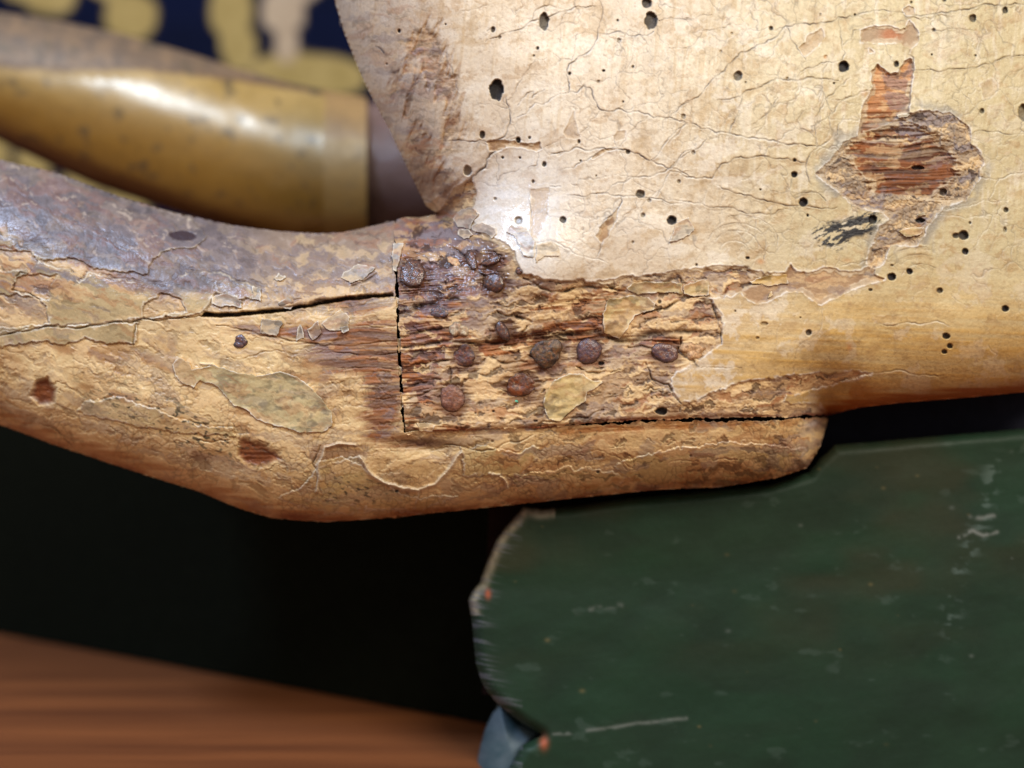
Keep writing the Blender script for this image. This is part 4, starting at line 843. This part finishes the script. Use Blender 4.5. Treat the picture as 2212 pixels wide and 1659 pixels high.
# ======================= FAR LEG =======================
def tube(name, top, bot, Ymid, half, mat, parent, colf, glossf, x0, x1, n=220, na=120, yslope=0.0):
    xs = np.linspace(x0, x1, n); yt = np.interp(xs, [p[0] for p in top], [p[1] for p in top]); yb = np.interp(xs, [p[0] for p in bot], [p[1] for p in bot])
    ker = np.ones(9) / 9
    yt = np.convolve(np.pad(yt, 4, 'edge'), ker, 'valid'); yb = np.convolve(np.pad(yb, 4, 'edge'), ker, 'valid')
    th = np.linspace(0, 2 * np.pi, na, endpoint=False)
    XX, TT = np.meshgrid(xs, th, indexing='ij')
    mid = ((yt + yb) / 2)[:, None]; hf = ((yb - yt) / 2)[:, None]
    py = mid - hf * np.cos(TT); Yd = Ymid(XX) - half(XX) * np.sin(TT)
    Yd = Yd - .0003 * (vnoise(XX / 40, TT * 5, 3) - .5)
    V = Pn(XX, py, Yd).reshape(-1, 3)
    idx = np.arange(n * na).reshape(n, na)
    a = idx[:-1]; b = idx[1:]; Q = np.stack([a, np.roll(a, -1, 1), np.roll(b, -1, 1), b], -1).reshape(-1, 4)
    C = colf(XX, py, TT).reshape(-1, 3); G = glossf(XX, py, TT).ravel()
    return link_mesh(name, V, Q, None, mat, parent, C, G)
FT = [(-160, 5), (-60, 14), (0, 26), (110, 42), (250, 70), (400, 112), (520, 150), (620, 178), (700, 195), (800, 212), (1000, 225)]
FB = [(-160, 215), (-60, 265), (0, 305), (100, 352), (200, 398), (330, 442), (450, 482), (640, 525), (760, 530), (1000, 520)]
def fcol(x, y, t):
    s = (y - np.interp(x, [p[0] for p in FT], [p[1] for p in FT])) / 300
    n = fbm(x, y, 60, 30, 401, 3); n2_ = fbm(x, y, 18, 12, 411, 3)
    c = tone((148, 120, 60), (180, 150, 90), n)
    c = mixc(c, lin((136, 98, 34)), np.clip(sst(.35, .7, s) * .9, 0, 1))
    line = np.interp(x, [0, 150, 300, 420, 540, 700, 1000], [142, 150, 148, 160, 175, 200, 215]) + 8 * (n2_ - .5)
    wdk = sst(0, 1, (line - y) / 6 + .5)
    c = mixc(c, tone((88, 72, 62), (128, 102, 76), n2_ * 1.6 - .3), wdk)
    c = mixc(c, lin((88, 58, 42)), np.exp(-((y - line) / 5) ** 2) * .8)
    c = mixc(c, lin((78, 66, 48)), sst(.72, .78, fbm(x, y, 26, 20, 421, 2)) * .7)
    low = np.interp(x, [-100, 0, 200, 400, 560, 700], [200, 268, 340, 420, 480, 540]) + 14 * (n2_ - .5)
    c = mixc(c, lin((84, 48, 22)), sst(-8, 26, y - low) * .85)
    c = mixc(c, lin((168, 134, 74)), (x > 700).astype(np.float32) * .55 * (1 - (x > 702) * 0))
    c = mixc(c, lin((140, 108, 78)), (x > 703).astype(np.float32) * (y < 300) * .5)
    return c
Yf = lambda x: .135 + .00004 * (700 - x)
farleg = tube('leg', FT, FB, lambda x: .150 + .00003 * (700 - x), lambda x: .026 + 0 * x, M_far, horse, fcol, lambda x, y, t: np.clip(.75 - .5 * (y < 170) - .3 * (x > 700), 0, 1), -160, 792)
tag(farleg, 'far leg of the horse, golden varnished and out of focus behind the near leg')
def scol(x, y, t):
    c = tone((96, 72, 66), (124, 100, 98), fbm(x, y, 40, 30, 431, 3)); return c
sock = tube('leg_collar', [(780, 218), (860, 222), (1100, 235)], [(780, 512), (1100, 500)], lambda x: .150 + 0 * x, lambda x: .024 + 0 * x, M_nail, farleg, scol, lambda x, y, t: .9 + 0 * x, 780, 1080, n=60)

# ======================= GREEN STAND =======================
RG = Raster(930, 800, 2400, 1860, 2.0)
xg, yg = RG.X, RG.Y
GB = c8([(335, 205), (300, 245), (262, 288), (228, 335), (205, 390), (186, 440), (168, 490), (140, 525), (126, 556), (134, 600), (143, 660), (148, 730), (157, 800), (176, 860), (202, 908), (240, 948), (290, 990), (345, 1030), (400, 1062), (330, 1100), (270, 1200), (250, 1560), (2700, 1560), (2700, -100), (2212, -88), (2000, -70), (1680, -42), (1500, -26), (1440, 30), (1400, 78), (1250, 122), (1000, 146), (700, 176), (500, 206), (400, 214)]) 
gs = sdpoly(xg, yg, GB) + (fbm(xg, yg, 20, 20, 501, 2) - .5) * 1.6
gdepth = (.030 + .007 * prof(gs / 26) + .0000012 * (xg - 1500) + .0010 * (fbm(xg, yg, 240, 90, 503, 2) - .5)).astype(np.float32)
gn = fbm(xg, yg + .1 * xg, 110, 80, 511, 4); gst = fbm(xg, yg + .12 * xg, 140, 7, 521, 4)
gc = tone((23, 43, 30), (31, 58, 41), gn * 1.2 - .1)
gc = mixc(gc, lin((50, 52, 34)), sst(.45, .75, fbm(xg, yg, 220, 120, 531, 3)) * (1 - sst(1250, 1500, yg)) * .6)
gc = mixc(gc, lin((26, 60, 40)), sst(.5, .75, fbm(xg, yg, 200, 90, 533, 3)) * .4)
gc = mixc(gc, lin((190, 182, 160)), (xg < 1200) * (yg < 1330) * np.exp(-((np.clip(gs, 0, 99) - 10) / 9) ** 2) * (.4 + .6 * (fbm(xg, yg, 10, 10, 541, 2))) * .8)  # worn left rim, painted paler to stand for light on the bevel
gc = mixc(gc, lin((108, 112, 120)), np.exp(-(np.clip(gs - 10, 0, 99) / 26) ** 2) * sst(.45, .7, fbm(xg, yg - .2 * xg, 60, 5, 551, 3)) * .6 * (xg < 1130))
rs = random.Random(11)
for k in range(38):
    sx, sy, sr = rs.uniform(1030, 2230), rs.uniform(960, 1680), rs.uniform(1.5, 4.5)
    b_ = RG.box([(sx, sy)], 14); gc[b_] = mixc(gc[b_], lin(rs.choice([(150, 132, 84), (128, 138, 132), (110, 96, 60)])), np.exp(-((xg[b_] - sx) ** 2 / (sr * 1.4) ** 2 + (yg[b_] - sy) ** 2 / sr ** 2)) * rs.uniform(.1, .35))
gc = mixc(gc, lin((104, 124, 116)), sst(.70, .80, fbm(xg, yg, 60, 30, 571, 4)) * .12)
gc = mixc(gc, lin((170, 90, 60)), np.exp(-(((xg - 1054) / 6) ** 2 + ((yg - 1283) / 10) ** 2)) * .9)
gc = mixc(gc, lin((170, 90, 60)), np.exp(-(((xg - 1175) / 9) ** 2 + ((yg - 1604) / 14) ** 2)) * .9)
drip = np.exp(-((xg - np.interp(yg, [900, 1000, 1100, 1160, 1250, 1400], [2180, 2150, 2125, 2110, 2060, 2050])) / 22) ** 2) * sst(960, 1020, yg) * (1 - sst(1320, 1420, yg))
gc = mixc(gc, lin((124, 146, 140)), drip * sst(.52, .68, fbm(xg, yg, 26, 12, 581, 4)) * .28)
def gscr(pts, wdt, a):
    global gc
    d = segdist(xg, yg + (fbm(xg, yg, 30, 30, 591, 2) - .5) * 6, pts); gc = mixc(gc, lin((128, 134, 128)), np.exp(-(d / wdt) ** 2) * a * sst(.3, .6, fbm(xg, yg, 20, 20, 593, 2)))
gscr(c8([(440, 1062), (560, 1048), (700, 1030), (830, 1010), (945, 998)]), 3.5, .5)
gscr(c8([(530, 600), (600, 590), (700, 575)]), 5, .3)
gscr(c8([(1970, 320), (2020, 295), (2060, 315), (2110, 300)]), 4, .8); gscr(c8([(2010, 245), (2050, 250), (2100, 240)]), 4, .6)
gh = (gst - .5) * .03 + (gn - .5) * .6 + np.exp(-(((xg - 1012) / 14) ** 2 + ((yg - 1295) / 20) ** 2)) * .8
gg = np.clip(.35 + .5 * (gn - .5), 0, 1).astype(np.float32)
stand = bpy.data.objects.new('rocker_stand', None); COL.objects.link(stand)
tag(stand, 'dark green painted wooden rocker stand with worn scalloped end under the horse', 'stand')
gb = relief('side_board', RG, gs.astype(np.float32), gdepth, gh.astype(np.float32), gc, gg, M_green, stand, (1000, 925, 2330, 1800), 2.4, back=.030, inset=4)
# lower lobe of the scalloped end, set a little back, window reflection painted in as blue
LB = c8([(400, 1040), (330, 1010), (290, 975), (245, 938), (215, 985), (190, 1040), (170, 1110), (155, 1190), (140, 1300), (140, 1560), (500, 1560)])
ls = sdpoly(xg, yg, LB)
ldp = (.038 + .016 * prof(ls / 90)).astype(np.float32)
lc = tone((58, 82, 90), (104, 118, 126), fbm(xg, yg, 30, 30, 601, 3) * 1.4 - .2)
lc = mixc(lc, lin((150, 86, 60)), np.exp(-(((xg - 1180) / 12) ** 2 + ((yg - 1600) / 14) ** 2)))
lower = relief('scroll_end', RG, ls.astype(np.float32), ldp, gh.astype(np.float32) * .5, lc, np.full(xg.shape, .55, np.float32), M_green, stand, (1000, 1490, 1300, 1800), 2.4, back=.02, inset=4)
# dark block behind the board, standing in for the shade under the belly
tr = [(1150, 905), (2400, 838), (2400, 965), (1150, 1115)]
def wedge(name, quad, Y0, Y1, mat, parent, colr, g=.25, n=24):
    V = []; 
    for (px, py) in quad: V.append(P(px, py, Y0))
    for (px, py) in quad: V.append(P(px, py, Y1))
    q = [(3, 2, 1, 0), (4, 5, 6, 7), (0, 1, 5, 4), (1, 2, 6, 5), (2, 3, 7, 6), (3, 0, 4, 7)]
    return link_mesh(name, V, q, None, mat, parent, np.tile(lin(colr), (8, 1)), np.full(8, g), smooth=False)
wedge('belly_shade_block', [(1060, 1020), (2400, 730), (2400, 1250), (1060, 1250)], .066, .110, M_shade, stand, (38, 38, 48), .3)
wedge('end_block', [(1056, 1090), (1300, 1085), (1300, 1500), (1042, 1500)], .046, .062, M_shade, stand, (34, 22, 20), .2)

# far beam of the stand, shade painted into its near-black colour, running away to the left, and the wooden floor
FZ = 0.0
def slab(name, pts, z0, z1, mat, parent, colr, g):
    V = [(x, y, z0) for x, y in pts] + [(x, y, z1) for x, y in pts]; n = len(pts)
    q = [(i, (i + 1) % n, n + (i + 1) % n, n + i) for i in range(n)] + [tuple(range(n))[::-1], tuple(range(n, 2 * n))]
    return link_mesh(name, V, q, None, mat, parent, np.tile(lin(colr), (2 * n, 1)), np.full(2 * n, g), smooth=False)
def onfloor(px, py):     # where a ray through the photo point meets the floor
    d = (CAMZ - FZ) / ((py - CY) / FPX); return ((px - CX) / FPX * d, CAMY + d)
a = np.array(onfloor(0, 1372)); b = np.array(onfloor(1040, 1566)); dirn = (b - a) / np.linalg.norm(b - a); nrm = np.array([-dirn[1], dirn[0]])
if nrm[1] < 0: nrm = -nrm
a2 = a - dirn * .35; b2 = b + dirn * .02
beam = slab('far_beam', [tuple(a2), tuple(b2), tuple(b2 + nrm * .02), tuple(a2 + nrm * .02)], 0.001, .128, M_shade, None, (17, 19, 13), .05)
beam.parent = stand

# floor
RF = Raster(0, 0, 900, 900, 3)
def floor():
    m_ = bpy.data.materials.new('brown_floorboards'); m_.use_nodes = True; nt = m_.node_tree; N = nt.nodes; L = nt.links; bs = N['Principled BSDF']
    tc = N.new('ShaderNodeTexCoord'); mp = N.new('ShaderNodeMapping'); mp.inputs['Scale'].default_value = (5, 70, 1); mp.inputs['Rotation'].default_value = (0, 0, math.radians(4))
    nz = N.new('ShaderNodeTexNoise'); nz.inputs['Scale'].default_value = 1.0; nz.inputs['Detail'].default_value = 6; cr = N.new('ShaderNodeValToRGB')
    cr.color_ramp.elements[0].position = .3; cr.color_ramp.elements[0].color = (*lin((104, 60, 36)), 1); cr.color_ramp.elements[1].position = .7; cr.color_ramp.elements[1].color = (*lin((148, 90, 52)), 1)
    L.new(tc.outputs['Object'], mp.inputs[0]); L.new(mp.outputs[0], nz.inputs['Vector']); L.new(nz.outputs[0], cr.inputs[0]); L.new(cr.outputs[0], bs.inputs['Base Color']); bs.inputs['Roughness'].default_value = .45
    bp = N.new('ShaderNodeBump'); bp.inputs['Strength'].default_value = .2; bp.inputs['Distance'].default_value = .001; L.new(nz.outputs[0], bp.inputs['Height']); L.new(bp.outputs[0], bs.inputs['Normal'])
    bpy.data.meshes
    me = bpy.data.meshes.new('floor'); me.from_pydata([(-3, -3, 0), (3, -3, 0), (3, 3, 0), (-3, 3, 0)], [], [(0, 1, 2, 3)]); me.materials.append(m_)
    o = bpy.data.objects.new('floor', me); COL.objects.link(o); tag(o, 'reddish brown wooden floor in the lower left corner', kind='structure'); return o
floor()

# ======================= CLOTH =======================
CY0 = .42
RC = Raster(-700, -700, 2200, 1300, 4)
cxg, cyg = RC.X, RC.Y
gold = np.zeros(cxg.shape, np.float32); cream = gold.copy()
wxa = (fbm(cxg, cyg, 30, 30, 701, 2) - .5) * 9
def cb(cx, cy, rx, ry, ang=0, pw=2.4):
    c, s = math.cos(ang), math.sin(ang); dx = cxg - cx + wxa; dy = cyg - cy
    d = (np.abs((dx * c + dy * s) / rx) ** pw + np.abs((-dx * s + dy * c) / ry) ** pw) ** (1 / pw)
    return np.clip((1 - d) * min(rx, ry) / 4 + .5, 0, 1)
spots = [(283, 34, 56, 50, .2), (500, 20, 46, 62, 0), (515, 100, 38, 55, -.1), (665, 162, 125, 46, .05), (105, -20, 60, 50, .2), (72, 352, 40, 24, .45), (182, 392, 44, 22, .45), (275, 425, 50, 26, .45)]
for s_ in spots: gold = np.maximum(gold, cb(*s_))
for s_ in [(612, 22, 48, 48, 0), (618, 92, 26, 44, 0), (660, -30, 60, 30, -.7)]: cream = np.maximum(cream, cb(*s_))
r_ = random.Random(3)
for k in range(60):
    x = r_.uniform(-700, 2100); y = r_.uniform(-700, 1200)
    if -30 < x < 960 and -40 < y < 560: continue
    gold = np.maximum(gold, cb(x, y, r_.uniform(35, 90), r_.uniform(28, 60), r_.uniform(-1, 1)))
cc = tone((2, 8, 32), (4, 14, 46), fbm(cxg, cyg, 90, 90, 711, 2))
cc = mixc(cc, tone((150, 130, 76), (182, 160, 104), fbm(cxg, cyg, 24, 24, 721, 3)), gold); cc = mixc(cc, tone((170, 148, 122), (196, 178, 152), fbm(cxg, cyg, 24, 24, 731, 3)), cream)
cd = (CY0 + .010 * np.sin(cxg / 260 + .4 * np.sin(cyg / 400)) + .006 * (fbm(cxg, cyg, 200, 300, 741, 2) - .5)).astype(np.float32)
cloth = relief('patterned_cloth', RC, np.minimum(np.minimum(cxg + 690, 2190 - cxg), np.minimum(cyg + 690, 1290 - cyg)), cd, np.zeros(cxg.shape, np.float32), cc, np.full(cxg.shape, .2, np.float32), M_cloth, None,
               (-690, -690, 2190, 1290), 7, back=.0015, inset=0)
tag(cloth, 'navy blue cloth printed with golden and pale blotches hanging behind the horse', 'cloth')
